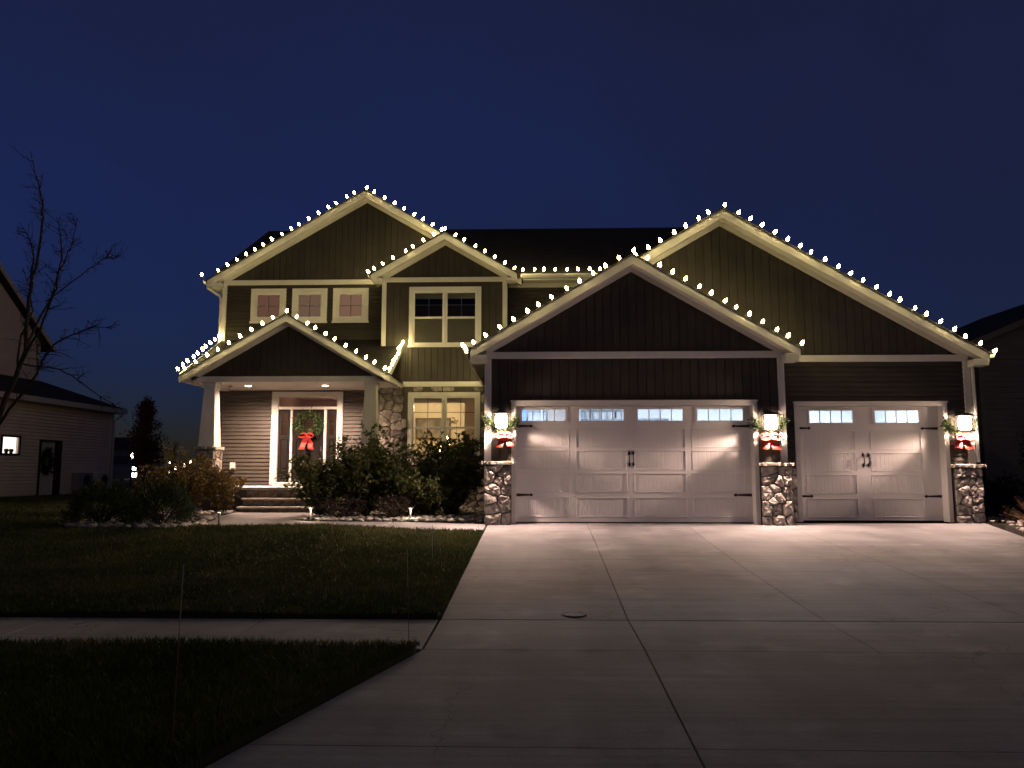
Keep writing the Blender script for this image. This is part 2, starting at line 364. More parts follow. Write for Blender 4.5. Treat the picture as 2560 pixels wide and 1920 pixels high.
drive = struct(strip('driveway', [2.65, 6.74, 7.99, 12, 16.28], lambda y: (drive_left(y)+.03, drive_right(y)-.03 if y > 7.9 else 8.5), -.035, 'soil'))
xj = {0: lambda y: drive_left(y), 1: lambda y: .94+max(0, (y-8))*.018, 2: lambda y: 2.9+max(0, y-12)*.05, 3: lambda y: 5.0, 4: lambda y: drive_right(y) if y > 7.9 else 8.5}
yj = [2.72, 4.75, 6.77, 7.97, 10.7, 13.4, 16.25]
for a, b in zip(yj, yj[1:]):
    for k in range(4):
        if b < 6.9 and k in (1,): continue
        e = .0013
        if b < 6.9 and k == 2: L0 = xj[1]
        else: L0 = xj[k]
        R0 = xj[k+1]
        if b < 6.9 and k == 0: R0 = xj[1]
        t = .003 if a > 7.9 else 0
        aa = a+(.012 if abs(a-7.97) < .01 else e); bb = b-(.012 if abs(b-7.97) < .01 else e)
        mb = MB(); c = .003
        el = .0045 if L0 is xj[1] else e; er = .0045 if R0 is xj[1] else e
        P0 = [(L0(aa)+el, aa), (R0(aa)-er, aa), (R0(bb)-er, bb), (L0(bb)+el, bb)]
        P1 = [(P0[0][0]+c, aa+c), (P0[1][0]-c, aa+c), (P0[2][0]-c, bb-c), (P0[3][0]+c, bb-c)]
        bot = [(x, y, zc(y)-.12) for x, y in P0]; mid = [(x, y, zc(y)-.008) for x, y in P0]; top = [(x, y, zc(y)) for x, y in P1]
        mb.v = bot+mid+top; mb.f = [(8, 9, 10, 11)]+[(i, (i+1) % 4, 4+(i+1) % 4, 4+i) for i in range(4)]+[(4+i, 4+(i+1) % 4, 8+(i+1) % 4, 8+i) for i in range(4)]
        mb.build('slab', 'concrete', drive)
def slab_row(parent, xs, y0, y1, zf, name='slab'):
    for a, b in zip(xs, xs[1:]):
        mb = MB(); c = .01; e = .006
        P0 = [(a+e, y0), (b-e, y0), (b-e, y1), (a+e, y1)]; P1 = [(a+e+c, y0+c), (b-e-c, y0+c), (b-e-c, y1-c), (a+e+c, y1-c)]
        mb.v = [(x, y, zf(x, y)-.12) for x, y in P0]+[(x, y, zf(x, y)-.007) for x, y in P0]+[(x, y, zf(x, y)) for x, y in P1]
        mb.f = [(8, 9, 10, 11)]+[(i, (i+1) % 4, 4+(i+1) % 4, 4+i) for i in range(4)]+[(4+i, 4+(i+1) % 4, 8+(i+1) % 4, 8+i) for i in range(4)]
        mb.build(name, 'concrete', parent)
sw = struct(strip('sidewalk', [6.78, 7.96], lambda y: (-40, -.99), -.05, 'soil'))
slab_row(sw, [-14.6, -11.9, -9.2, -6.45, -4.9, -2.75, -.97], 6.78, 7.96, lambda x, y: zc(y))
swr = struct(strip('sidewalk_right', [6.78, 7.96], lambda y: (8.55, 40), -.05, 'soil'))
slab_row(swr, [8.55, 10, 11.5, 13], 6.78, 7.96, lambda x, y: zc(y))
# garden walk: from the driveway, widening before the steps
walk = struct(MB().poly([(-6.5, 14.5, -.06), (-.97, 14.5, -.06), (-.97, 15.9, -.06), (-4.4, 15.9, -.06), (-4.4, 18.5, 0), (-7.3, 18.5, 0), (-6.5, 16, -.03)]).build('garden_walk', 'soil'))
wz = lambda x, y: .03+max(0, (y-15))*.014
wz2 = lambda x, y: lerp(zc(min(y, 15.9)), wz(x, y), min(1, max(0, (-.97-x)/2.2)))
slab_row(walk, [-4.6, -2.9, -.98], 14.52, 15.9, wz2)
def poly_slab(pts):
    mb = MB(); n = len(pts); c = .02
    cx = sum(p[0] for p in pts)/n; cy = sum(p[1] for p in pts)/n
    P1 = [(x+(cx-x)*.008, y+(cy-y)*.008) for x, y in pts]
    mb.v = [(x, y, wz(x, y)-.14) for x, y in pts]+[(x, y, wz(x, y)-.007) for x, y in pts]+[(x, y, wz(x, y)) for x, y in P1]
    mb.f = [tuple(2*n+i for i in range(n))]+[(i, (i+1) % n, n+(i+1) % n, n+i) for i in range(n)]+[(n+i, n+(i+1) % n, 2*n+(i+1) % n, 2*n+i) for i in range(n)]
    mb.build('slab', 'concrete', walk)
poly_slab([(-6.15, 14.62), (-5.6, 14.52), (-4.62, 14.52), (-4.62, 15.9), (-5.15, 16.3), (-6.75, 16.3), (-6.6, 15.4)])
poly_slab([(-6.77, 16.32), (-5.17, 16.32), (-5.0, 17.0), (-4.75, 18.52), (-7.15, 18.52), (-7.05, 17.2)])

# ------------------------------------------------------------------ the house
HX, HY = -1.0, 18.0
house = thing('house', 'two storey dark sided house with white trimmed gables and a three car garage', 'house', (HX, HY, 0))
PITCH = 7/12.
def part(mb, name, m, parent=None, smooth=False): return mb.build(name, m, parent or house, smooth)
def vboards(parent, x0, x1, z0, ztop, yw, holes=(), w=.178, name='siding_board'):
    """upright siding boards in front of the backing wall at yw"""
    n = max(1, round((x1-x0)/w)); w = (x1-x0)/n
    for k in range(n):
        a, b = x0+k*w+.0015, x0+(k+1)*w-.0015
        xs = sorted({a, b, *[h for q in holes for h in q[:2] if a < h < b]})
        for p, q in zip(xs, xs[1:]):
            c = (p+q)/2; hs = [(h[2], h[3]) for h in holes if h[0] < c < h[1]]
            zt = min(ztop(p), ztop(q)); zm = max(ztop(p), ztop(q))
            for s, e in subtract(z0, zm, hs):
                if e < zm-.001:
                    e0 = e1 = e
                else: e0, e1 = ztop(p), ztop(q)
                if min(e0, e1)-s < .02: continue
                cc = .006; mb = MB()
                i = 0; yf = yw-.013
                mb.v += [(p, yw, s), (q, yw, s), (q, yw, e1), (p, yw, e0), (p+cc, yf, s), (q-cc, yf, s), (q-cc, yf, e1), (p+cc, yf, e0)]
                mb.f += [tuple(i+j for j in f) for f in ((4, 5, 6, 7), (0, 1, 5, 4), (1, 2, 6, 5), (2, 3, 7, 6), (3, 0, 4, 7))]
                mb.build(name, 'siding', parent)
def laps(parent, x0, x1, z0, z1, yw, holes=(), h=.104, name='clapboard', m='siding', axis='x'):
    n = max(1, round((z1-z0)/h)); h = (z1-z0)/n
    for k in range(n):
        a, b = z0+k*h, z0+(k+1)*h
        hs = [(q[0], q[1]) for q in holes if q[2] < b-.012 and q[3] > a+.012]
        for p, q in subtract(x0, x1, hs):
            mb = MB(); yb = yw; y0 = yw-.034; y1 = yw-.004
            V = [(p, yb, a), (q, yb, a), (q, yb, b), (p, yb, b), (p, y0, a+.004), (q, y0, a+.004), (q, y1, b+.001), (p, y1, b+.001)]
            if axis == 'y': V = [(-v[1], v[0], v[2]) for v in V]     # wall facing +x
            mb.v = V; mb.f = [(4, 5, 6, 7), (0, 1, 5, 4), (1, 2, 6, 5), (2, 3, 7, 6), (3, 0, 4, 7)]
            mb.build(name, m, parent)
def gable(xc, zt, half, yf, yw, yb, zb, bx0, bx1, band=None, fh=.19, clip=None):
    """front gable: shingled roof, soffit, rake boards, board-sided triangle, band board. zt: top of the rake at the ridge"""
    tip = zt-half*PITCH
    for sgn in (-1, 1):
        x1 = xc+sgn*half
        # shingles
        pts = [(xc, yf-.02, zt+.035), (x1+sgn*.03, yf-.02, tip+.035-.02), (x1+sgn*.03, yf-.02, tip-.02), (xc, yf-.02, zt)]
        if sgn > 0: pts = pts[::-1]
        part(MB().prism(pts, (0, yb-yf+.02, 0)), 'roof', 'shingle')
        pts = [(xc, yf+.03, zt-.002), (x1, yf+.03, tip-.002), (x1, yf+.03, tip-fh+.03), (xc, yf+.03, zt-fh+.03)]
        if sgn > 0: pts = pts[::-1]
        part(MB().prism(pts, (0, min(yb-yf-.03, 3.0), 0)), 'soffit', 'white')
        pts = [(xc, yf, zt-.004), (x1, yf, tip-.004), (x1, yf, tip-fh), (xc, yf, zt-fh)]
        if sgn > 0: pts = pts[::-1]
        part(MB().prism(pts, (0, .028, 0)), 'rake_board', 'white')
        # frieze under the soffit
        zs = lambda x: zt-fh+.03-abs(x-xc)*PITCH
        xe = bx1 if sgn > 0 else bx0
        pts = [(xc, yw-.05, zs(xc)-.002), (xe, yw-.05, zs(xe)-.002), (xe, yw-.05, zs(xe)-.11), (xc, yw-.05, zs(xc)-.11)]
        if sgn > 0: pts = pts[::-1]
        part(MB().prism(pts, (0, .05, 0)), 'frieze_board', 'white')
    ztop = lambda x: zt-fh+.03-abs(x-xc)*PITCH
    gw = part(MB().prism([(bx0, yw, zb), (bx1, yw, zb), (bx1, yw, max(zb+.01, ztop(bx1))), (xc, yw, ztop(xc)), (bx0, yw, max(zb+.01, ztop(bx0)))], (0, .1, 0)), 'gable_wall', 'siding_back')
    zz = band[1] if band else zb
    cl = clip or (bx0, bx1)
    vboards(gw, cl[0], cl[1], zz, lambda x: ztop(x)-.10, yw)
    if band: part(MB().bbox(band[2], band[3], yw-.055, yw, band[0], band[1]), 'band_board', 'white')
    return ztop

# gable A: upper left; B: over the bay; C: double garage; D: behind it, whole garage; E: porch
gable(-4.82, 9.07, 4.48, 21.2, 21.5, 25.2, 6.40, -8.92, -.7, band=(6.38, 6.52, -8.92, -4.20))
gable(-2.46, 7.62, 2.0, 20.6, 20.95, 22.6, 6.30, -4.19, -.74, band=(6.30, 6.43, -4.19, -.74))
gable(4.11, 6.72, 5.47, 16.3, 16.65, 26.0, 3.41, -.98, 9.31, band=(3.41, 3.55, 5.2, 9.25), clip=(-.9, 9.28))
gable(2.06, 5.53, 3.37, 15.65, 16.0, 16.65, 3.41, -1.0, 5.15, band=(3.41, 3.55, -1.0, 5.15))
gable(-6.27, 5.01, 2.66, 19.0, 19.25, 21.45, 3.46, -8.72, -3.80, fh=.18)

# main roof with ridge along the front
zr, yr, xe0, xe1 = 9.40, 25.9, -9.25, 6.4
mr = (zr-6.55)/(yr-21.2)
def main_slope(x0, x1, y0):
    z0 = 6.55+(y0-21.2)*mr
    part(MB().prism([(x0, y0, z0), (x0, yr, zr), (x0, yr+4.7, 6.55), (x0, yr+4.7, 6.45), (x0, yr, zr-.12), (x0, y0, z0-.1)], (x1-x0, 0, 0)), 'main_roof', 'shingle')
main_slope(xe0, -.5, 21.66); main_slope(-.498, xe1, 21.2)
# upper walls, side walls, back
part(MB().box(-8.92, 6.2, 30.2, 30.4, 0, 6.5), 'back_wall', 'siding_back')
part(MB().prism([(-8.92, 21.62, 0), (-8.92, 30.2, 0), (-8.92, 30.2, 6.45), (-8.92, yr, zr-.2), (-8.92, 21.62, 6.45)], (.15, 0, 0)), 'side_wall', 'siding_back')
part(MB().box(9.16, 9.3, 16.75, 26.0, 0, 3.5), 'side_wall', 'siding_back')
part(MB().box(6.06, 6.2, 21.8, 30.2, 3.0, 6.45), 'side_wall', 'siding_back')
gs = part(MB().box(-1.0, -.88, 16.1, 20.95, 0, 3.5), 'garage_side_wall', 'siding_back')
HOLES_UP = [(-7.97, -7.25, 5.41, 6.13), (-6.78, -6.06, 5.41, 6.13), (-5.60, -4.87, 5.41, 6.13)]
up = part(wall_mb(-8.92, -4.19, 3.4, 6.38, 21.5, 21.6, HOLES_UP), 'upper_wall', 'siding_back')
TR = [(-8.11, -7.10, 5.27, 6.27), (-6.92, -5.91, 5.27, 6.27), (-5.74, -4.72, 5.27, 6.27)]
laps(up, -8.82, -4.22, 4.60, 6.38, 21.5, TR)
part(MB().bbox(-8.95, -8.82, 21.44, 21.62, 3.4, 6.38), 'corner_board', 'white')
# wall right of the bay, above the garage roof
ur = part(MB().box(-.74, 6.2, 21.6, 21.75, 3.0, 6.4), 'upper_wall', 'siding_back')
laps(ur, -.72, 5.6, 4.5, 6.28, 21.6)
# bay: side wall + front wall with two windows
bayl = part(MB().box(-4.19, -4.07, 21.05, 21.5, 0, 6.4), 'bay_side_wall', 'siding_back')
HB = [(-3.38, -1.54, 4.53, 6.06), (-3.38, -1.54, 1.33, 3.13)]
bay = part(wall_mb(-4.19, -.74, 0, 6.32, 20.95, 21.05, HB), 'bay_wall', 'siding_back')
vboards(bay, -4.07, -.86, 3.5, lambda x: 6.30, 20.95, [(-3.47, -1.44, 4.46, 6.17)])
part(MB().bbox(-4.22, -4.10, 20.89, 21.03, 4.5, 6.30), 'corner_board', 'white')
part(MB().bbox(-.86, -.73, 20.89, 21.03, 3.6, 6.30), 'corner_board', 'white')
part(MB().bbox(-4.25, -1.02, 20.88, 20.95, 3.36, 3.50), 'band_board', 'white')

def window(x0, x1, z0, z1, yw, inner, split=True, grid=None, mw=.14, rail=True, panemat='glass_dark', deep=.08):
    """trim (casing with sill) > sash frames, panes, muntins. x0..z1 outer casing, inner = glass extents per light"""
    i0, i1, k0, k1 = inner
    fr = wall_mb(x0, x1, z0, z1, yw-.045, yw+.0, [(i0-.05, i1+.05, k0-.05, k1+.05)])
    fr.box(x0-.02, x1+.02, yw-.065, yw-.0455, z0-.012, z0+.045)
    wdw = part(fr, 'window', 'white')
    lights = [(i0, i1)] if not split else [(i0, (i0+i1)/2-mw/2), ((i0+i1)/2+mw/2, i1)]
    if split: part(MB().bbox((i0+i1)/2-mw/2+.045, (i0+i1)/2+mw/2-.045, yw-.035, yw+.04, k0-.05, k1+.05), 'mullion', 'white', wdw)
    for (a, b) in lights:
        sf = wall_mb(a-.05, b+.05, k0-.05, k1+.05, yw-.02, yw+.03, [(a, b, k0, k1)])
        part(sf, 'sash', 'white_pvc', wdw)
        zm = (k0+k1)/2
        if rail: part(MB().bbox(a, b, yw-.03, yw+.02, zm-.03, zm+.03), 'meeting_rail', 'white_pvc', wdw)
        part(MB().box(a-.01, b+.01, yw+.004, yw+.010, k0-.01, k1+.01), 'pane', panemat, wdw)
        if grid:
            gz0, gz1 = (zm+.03, k1) if rail else (k0, k1)
            part(MB().box((a+b)/2-.009, (a+b)/2+.009, yw+.011, yw+.017, gz0, gz1), 'muntin', grid, wdw)
            part(MB().box(a, b, yw+.018, yw+.024, (gz0+gz1)/2-.009, (gz0+gz1)/2+.009), 'muntin', grid, wdw)
    return wdw
mat('muntin', (.78, .74, .68), rough=.5); mat('muntin_dark', (.12, .09, .06), rough=.6)
for (t, hh, bmn) in zip(TR, HOLES_UP, ('blind_glow_rose', 'blind_glow_tan', 'blind_glow_bright')):
    w_ = window(t[0], t[1], t[2], t[3], 21.5, (hh[0]+.04, hh[1]-.04, hh[2]+.04, hh[3]-.04), split=False, grid='muntin', rail=False)
    part(MB().box(hh[0]-.04, hh[1]+.04, 21.62, 21.64, hh[2]-.05, hh[3]+.05), 'blind', bmn, w_)
wb = window(-3.46, -1.45, 4.47, 6.16, 20.95, (-3.30, -1.62, 4.59, 5.99), grid='muntin')
part(MB().box(-3.36, -1.56, 21.08, 21.12, 5.86, 6.03), 'blind', 'plate', wb)
for (a, b) in ((-3.30, -2.53), (-2.39, -1.62)): part(MB().box(a, b, 20.936, 20.940, 4.59, 5.26), 'insect_screen', 'screen_cloth', wb)
wl_ = window(-3.45, -1.47, 1.25, 3.21, 20.95, (-3.29, -1.62, 1.42, 3.05), grid='muntin_dark', panemat='glass')
part(MB().box(-3.40, -1.5, 20.96+.1, 21.10, 2.93, 3.12), 'window_head', 'room_wall_side', wl_)

# stone facing: irregular stones fitted together, joints recessed
def clip_poly(poly, a, b, c):
    """keep a*x+b*y<=c"""
    out = []
    for i in range(len(poly)):
        p, q = poly[i], poly[(i+1) % len(poly)]
        dp, dq = a*p[0]+b*p[1]-c, a*q[0]+b*q[1]-c
        if dp <= 0: out.append(p)
        if dp*dq < 0: t = dp/(dp-dq); out.append((p[0]+(q[0]-p[0])*t, p[1]+(q[1]-p[1])*t))
    return out
def stones(parent, org, u, v, nrm, w, h, size, holes=(), depth=.05, aspect=1.25, seed=1):
    rnd = random.Random(seed); u, v, nrm, org = Vector(u), Vector(v), Vector(nrm), Vector(org)
    nx = max(1, round(w/(size*aspect))); ny = max(1, round(h/size)); pts = []
    for j in range(ny):
        off = rnd.uniform(0, .8)
        for i in range(-1, nx+1):
            x = (i+.5+off*.6+rnd.uniform(-.36, .36))*w/nx; z = (j+.5+rnd.uniform(-.38, .38))*h/ny
            if 0 < x < w and 0 < z < h: pts.append((x, z))
    keep = []
    for p in pts:
        if all((p[0]-q[0])**2+((p[1]-q[1])*1.15)**2 > (size*.55)**2 for q in keep): keep.append(p)
    pts = keep
    for p in pts:
        poly = [(0, 0), (w, 0), (w, h), (0, h)]
        for q in pts:
            if q is p or abs(q[0]-p[0]) > size*4 or abs(q[1]-p[1]) > size*4: continue
            a, b = q[0]-p[0], (q[1]-p[1]); c = (q[0]**2+q[1]**2-p[0]**2-p[1]**2)/2
            poly = clip_poly(poly, a, b, c)
        polys = [poly]
        for (h0, h1, h2, h3) in holes:
            if p[0] < h0 or p[0] > h1 or p[1] < h2 or p[1] > h3:
                npl = []
                for pl in polys:
                    xs = [t[0] for t in pl]; zs = [t[1] for t in pl]
                    if max(xs) <= h0 or min(xs) >= h1 or max(zs) <= h2 or min(zs) >= h3: npl.append(pl); continue
                    if p[0] < h0: pl = clip_poly(pl, 1, 0, h0)
                    elif p[0] > h1: pl = clip_poly(pl, -1, 0, -h1)
                    elif p[1] < h2: pl = clip_poly(pl, 0, 1, h2)
                    else: pl = clip_poly(pl, 0, -1, -h3)
                    if len(pl) > 2: npl.append(pl)
                polys = npl
            else: polys = []
        for pl in polys:
            if len(pl) < 3: continue
            ar = abs(sum(pl[i][0]*pl[(i+1) % len(pl)][1]-pl[(i+1) % len(pl)][0]*pl[i][1] for i in range(len(pl))))/2
            if ar < size*size*.06: continue
            # subdivide edges and wobble, shrink for the joint
            cx = sum(t[0] for t in pl)/len(pl); cz = sum(t[1] for t in pl)/len(pl); ring = []
            for i in range(len(pl)):
                a, b = pl[i], pl[(i+1) % len(pl)]; L = math.hypot(b[0]-a[0], b[1]-a[1]); m = 2 if L > size*.45 else 1
                for k in range(m):
                    t = (k+.15)/m if m > 1 or L > size*.2 else .5
                    ring.append((a[0]+(b[0]-a[0])*t, a[1]+(b[1]-a[1])*t))
            n = len(ring); rr = math.sqrt(ar/math.pi); s0 = max(.6, 1-.007/rr)
            dep = depth*rnd.uniform(.75, 1.5); mb = MB()
            for sc, dd, jt in ((s0, 0, 0), (s0*.99, .6, .05), (s0*.9, .95, .2), (s0*.5, 1.05, .3)):
                for (x, z) in ring:
                    dx, dz = cx+(x-cx)*sc, cz+(z-cz)*sc
                    dq = dep*(dd+rnd.uniform(-jt, jt))
                    mb.v.append(tuple(org+u*dx+v*dz+nrm*dq))
            mb.v.append(tuple(org+u*cx+v*cz+nrm*dep*1.1))
            for k in range(3):
                for i in range(n): mb.f.append((k*n+i, k*n+(i+1) % n, (k+1)*n+(i+1) % n, (k+1)*n+i))
            for i in range(n): mb.f.append((3*n+i, 3*n+(i+1) % n, 4*n))
            mb.build('stone', 'stone', parent)
sp = part(wall_mb(-4.23, -1.0, -.05, 3.36, 20.90, 20.948, [(-3.46, -1.46, 1.24, 3.22)]), 'stone_facing', 'mortar')
stones(sp, (-4.23, 20.90, .0), (1, 0, 0), (0, 0, 1), (0, -1, 0), 3.2, 3.35, .23, [(.755, 2.785, 1.23, 3.23)], seed=5, depth=.04)

# garage fronts
HC = [(-.39, 4.53, 0, 2.42)]
gc = part(wall_mb(-1.0, 5.15, 0, 3.41, 16.0, 16.1, HC), 'garage_wall', 'siding_back')
vboards(gc, -.90, 5.05, 1.2, lambda x: 3.41, 16.0, [(-.47, 4.60, 0, 2.52)])
part(MB().bbox(-1.03, -.89, 15.94, 16.06, 1.27, 3.41), 'corner_board', 'white')
part(MB().bbox(5.05, 5.18, 15.94, 16.06, 1.24, 3.41), 'corner_board', 'white')
part(MB().box(5.07, 5.15, 16.1, 16.65, 0, 3.41), 'garage_side_wall', 'siding_back')
HD = [(5.66, 8.72, 0, 2.45)]
gd = part(wall_mb(5.15, 9.3, 0, 3.41, 16.65, 16.75, HD), 'garage_wall', 'siding_back')
laps(gd, 5.18, 9.19, 1.18, 3.41, 16.65, [(5.56, 8.80, 0, 2.53)])
part(MB().bbox(9.19, 9.33, 16.59, 16.71, 1.2, 3.41), 'corner_board', 'white')
part(MB().tube([(9.36, 16.56, 3.42), (9.36, 16.56, 1.25)], .035, n=8), 'downspout', 'white')
def casing(x0, x1, zt, yw, ydoor, i0, i1, it):
    c = MB(); c.box(x0, i0, yw-.05, ydoor, 0, it); c.box(i1, x1, yw-.05, ydoor, 0, it); c.box(x0, x1, yw-.05, ydoor, it, zt); c.box(x0-.015, x1+.015, yw-.075, yw-.002, zt, zt+.03)
    return part(c, 'door_casing', 'white')
casing(-.47, 4.60, 2.50, 16.0, 16.2, -.38, 4.51, 2.42)
casing(5.57, 8.80, 2.52, 16.65, 16.85, 5.67, 8.71, 2.45)
def garage_door(x0, x1, ztop, yd, cols, wins, rows, winz, handles, hinges):
    holes = [(a, b, winz[0], winz[1]) for a, b in wins]
    rec = [(a, b, r0, r1) for a, b in cols for r0, r1 in rows]
    d = part(wall_mb(x0, x1, 0.02, ztop, yd, yd+.05, holes+rec), 'garage_door', 'door_steel')
    part(MB().box(x0, x1, yd-.008, yd+.03, .0, .019), 'bottom_seal', 'black_iron', d)
    for a, b, r0, r1 in rec:
        n = max(3, round((b-a)/.085)); w = (b-a)/n; mb = MB()       # bead-board panel: narrow boards with v-grooves
        for k in range(n):
            p, q = a+k*w, a+(k+1)*w
            mb.poly([(p, yd+.0105, r0), (p+.006, yd+.007, r0), (p+.006, yd+.007, r1), (p, yd+.0105, r1)][::-1] if False else [(p, yd+.0105, r0), (p+.006, yd+.007, r0), (p+.006, yd+.007, r1), (p, yd+.0105, r1)])
            mb.poly([(p+.006, yd+.007, r0), (q-.006, yd+.007, r0), (q-.006, yd+.007, r1), (p+.006, yd+.007, r1)])
            mb.poly([(q-.006, yd+.007, r0), (q, yd+.0105, r0), (q, yd+.0105, r1), (q-.006, yd+.007, r1)])
        mb.poly([(a, yd+.05, r0), (a, yd+.05, r1), (b, yd+.05, r1), (b, yd+.05, r0)])
        part(mb, 'panel', 'door_steel', d)
        # raised moulding round the panel
        mo = MB(); t = .016
        for (p, q, s, e) in ((a-t, b+t, r1, r1+t), (a-t, b+t, r0-t, r0), (a-t, a, r0, r1), (b, b+t, r0, r1)): mo.bbox(p, q, yd-.009, yd, s, e, .004)
        part(mo, 'panel_moulding', 'door_steel', d)
    for a, b in wins:
        f = wall_mb(a-.045, b+.045, winz[0]-.045, winz[1]+.045, yd-.022, yd-.001, [(a, b, *winz)])
        wf = part(f, 'window_frame', 'door_steel', d)
        for k in range(4):
            p = a+(b-a)*k/4; q = a+(b-a)*(k+1)/4
            part(MB().box(p+.009, q-.009, yd+.012, yd+.018, *winz), 'pane', 'glass', d)
            if k: part(MB().bbox(p-.009, p+.009, yd-.006, yd+.022, *winz, .003), 'muntin', 'door_steel', d)
    for hx in handles[0]:
        z0, z1 = handles[1]; mb = MB()
        mb.tube([(hx, yd-.055, z0+.05), (hx, yd-.07, (z0+z1)/2), (hx, yd-.055, z1-.05)], .013, n=6)
        for zz, dr in ((z0, -1), (z1, 1)):
            base = zz-dr*.05
            mb.prism([(hx-.016, yd-.01, base-dr*.02), (hx+.016, yd-.01, base-dr*.02), (hx+.028, yd-.01, base+dr*.02), (hx, yd-.01, zz+dr*.03), (hx-.028, yd-.01, base+dr*.02)], (0, .009, 0))
            mb.tube([(hx, yd-.012, base), (hx, yd-.057, base)], .012, n=6)
        part(mb, 'handle', 'black_iron', d)
    for (a, b, z) in hinges:    # spear-point strap from the edge a to the tip b
        s = 1 if b > a else -1; L = abs(b-a)
        P = [(0, -.03), (L*.82, -.015), (L*.84, -.032), (L*.9, -.028), (L, 0), (L*.9, .028), (L*.84, .032), (L*.82, .015), (0, .03)]
        pts = [(a+s*x, yd-.012, z+q) for x, q in P]
        if s < 0: pts = pts[::-1]
        hg = part(MB().prism(pts, (0, .011, 0)), 'hinge_strap', 'black_iron', d)
    return d
R1 = [(1.57, 1.93), (1.11, 1.48), (.64, 1.01), (.14, .51)]
garage_door(-.38, 4.51, 2.42, 16.2, [(-.31, .72), (.89, 1.93), (2.10, 3.15), (3.31, 4.37)], [(-.25, .66), (.95, 1.88), (2.18, 3.12), (3.42, 4.36)], R1, (2.12, 2.36), ([1.985, 2.07], (1.18, 1.47)), [(-.37, -.02, 2.01), (-.37, -.02, .575), (4.50, 4.12, 2.0), (4.50, 4.12, .575)])
R2 = [(1.54, 1.91), (1.07, 1.44), (.60, .97), (.10, .47)]
garage_door(5.67, 8.71, 2.45, 16.85, [(5.88, 6.92), (7.27, 8.32)], [(5.97, 6.90), (7.37, 8.30)], R2, (2.11, 2.37), ([7.08, 7.19], (1.16, 1.44)), [(5.68, 5.99, 1.99), (5.68, 5.99, .53), (8.70, 8.33, 1.98), (8.70, 8.33, .53)])

def pillar(x0, x1, yf, yb, ztop, seed, sides=(1,)):
    p = part(MB().box(x0, x1, yf, yb, -.06, ztop), 'stone_pillar', 'mortar')
    stones(p, (x0-.03, yf, -.03), (1, 0, 0), (0, 0, 1), (0, -1, 0), x1-x0+.06, ztop+.02, .205, depth=.05, aspect=1.1, seed=seed)
    if 1 in sides: stones(p, (x1, yf+.0, -.03), (0, 1, 0), (0, 0, 1), (1, 0, 0), yb-yf, ztop+.02, .22, depth=.04, seed=seed+50)
    if -1 in sides: stones(p, (x0, yb, -.03), (0, -1, 0), (0, 0, 1), (-1, 0, 0), yb-yf, ztop+.02, .22, depth=.04, seed=seed+80)
    # sill of chiselled cap stones
    n = 2; rnd = random.Random(seed); w = (x1-x0+.16)/n
    for k in range(n):
        a = x0-.08+k*w+.003; b = a+w-.006; m = 9; top = []; mb = MB()
        for i in range(m+1):
            x = a+(b-a)*i/m; top.append((x, yf-.085+rnd.uniform(-.014, .014), rnd.uniform(-.008, .008)))
        for i in range(m):
            (xa, ya, za), (xb, yb_, zb) = top[i], top[i+1]
            mb.poly([(xa, ya, ztop+.004), (xb, yb_, ztop+.004), (xb, yb_-.006, ztop+.062+zb), (xa, ya-.006, ztop+.062+za)])
            mb.poly([(xa, ya-.006, ztop+.062+za), (xb, yb_-.006, ztop+.062+zb), (xb, yb, ztop+.075), (xa, yb, ztop+.075)])
            mb.poly([(xa, ya, ztop+.004), (xa, yb, ztop+.004), (xb, yb, ztop+.004), (xb, yb_, ztop+.004)])
        for xx in (a, b): mb.poly([(xx, yf-.085, ztop+.004), (xx, yb, ztop+.004), (xx, yb, ztop+.075), (xx, yf-.09, ztop+.062)])
        part(mb, 'cap_stone', 'cap_stone', p)
    return p
pillar(-1.0, -.50, 15.88, 15.998, 1.20, 11, ())
pillar(4.63, 5.18, 15.88, 15.998, 1.17, 12, ())
pm = part(MB().box(5.16, 5.22, 16.0, 16.6, -.05, 1.17), 'stone_pillar', 'mortar')
stones(pm, (5.22, 15.93, -.03), (0, 1, 0), (0, 0, 1), (1, 0, 0), .66, 1.2, .2, depth=.03, seed=31)
pr = part(MB().box(5.24, 5.55, 16.56, 16.64, -.05, 1.14), 'stone_pillar', 'mortar')
stones(pr, (5.26, 16.56, -.03), (1, 0, 0), (0, 0, 1), (0, -1, 0), .29, 1.16, .2, depth=.035, seed=33)
pillar(8.84, 9.36, 16.52, 16.648, 1.14, 13, (1,))

# gutters and main eave
def gutter(path_x0, path_x1, y, z):
    mb = MB(); pts = [(0, 0), (.0, -.10), (-.07, -.10), (-.10, -.04), (-.11, .0), (-.10, .0), (-.09, -.04), (-.065, -.09), (-.01, -.09), (-.01, 0)]
    mb.prism([(path_x0, y+a, z+b) for a, b in pts], (path_x1-path_x0, 0, 0)); return mb
part(gutter(-.36, 5.2, 21.2, 6.56), 'gutter', 'white')
part(MB().box(-.3, 5.2, 21.2, 21.225, 6.40, 6.54), 'fascia', 'white')
part(MB().box(-.3, 5.2, 21.226, 21.6, 6.40, 6.42), 'soffit', 'white')
part(MB().bbox(-.72, 5.2, 21.56, 21.6, 6.28, 6.398), 'frieze_board', 'white')
def gutter_y(x, y0, y1, z, s):
    mb = MB(); pts = [(0, 0), (.0, -.10), (.07, -.10), (.10, -.04), (.11, .0), (.10, .0), (.09, -.04), (.065, -.09), (.01, -.09), (.01, 0)]
    P = [(x+s*a, y0, z+b) for a, b in pts]
    if s > 0: P = P[::-1]
    return mb.prism(P, (0, y1-y0, 0))
part(gutter_y(-1.36, 15.66, 20.6, 3.58, -1), 'gutter', 'white'); part(MB().box(-1.355, -1.33, 15.70, 20.6, 3.36, 3.555), 'fascia', 'white')
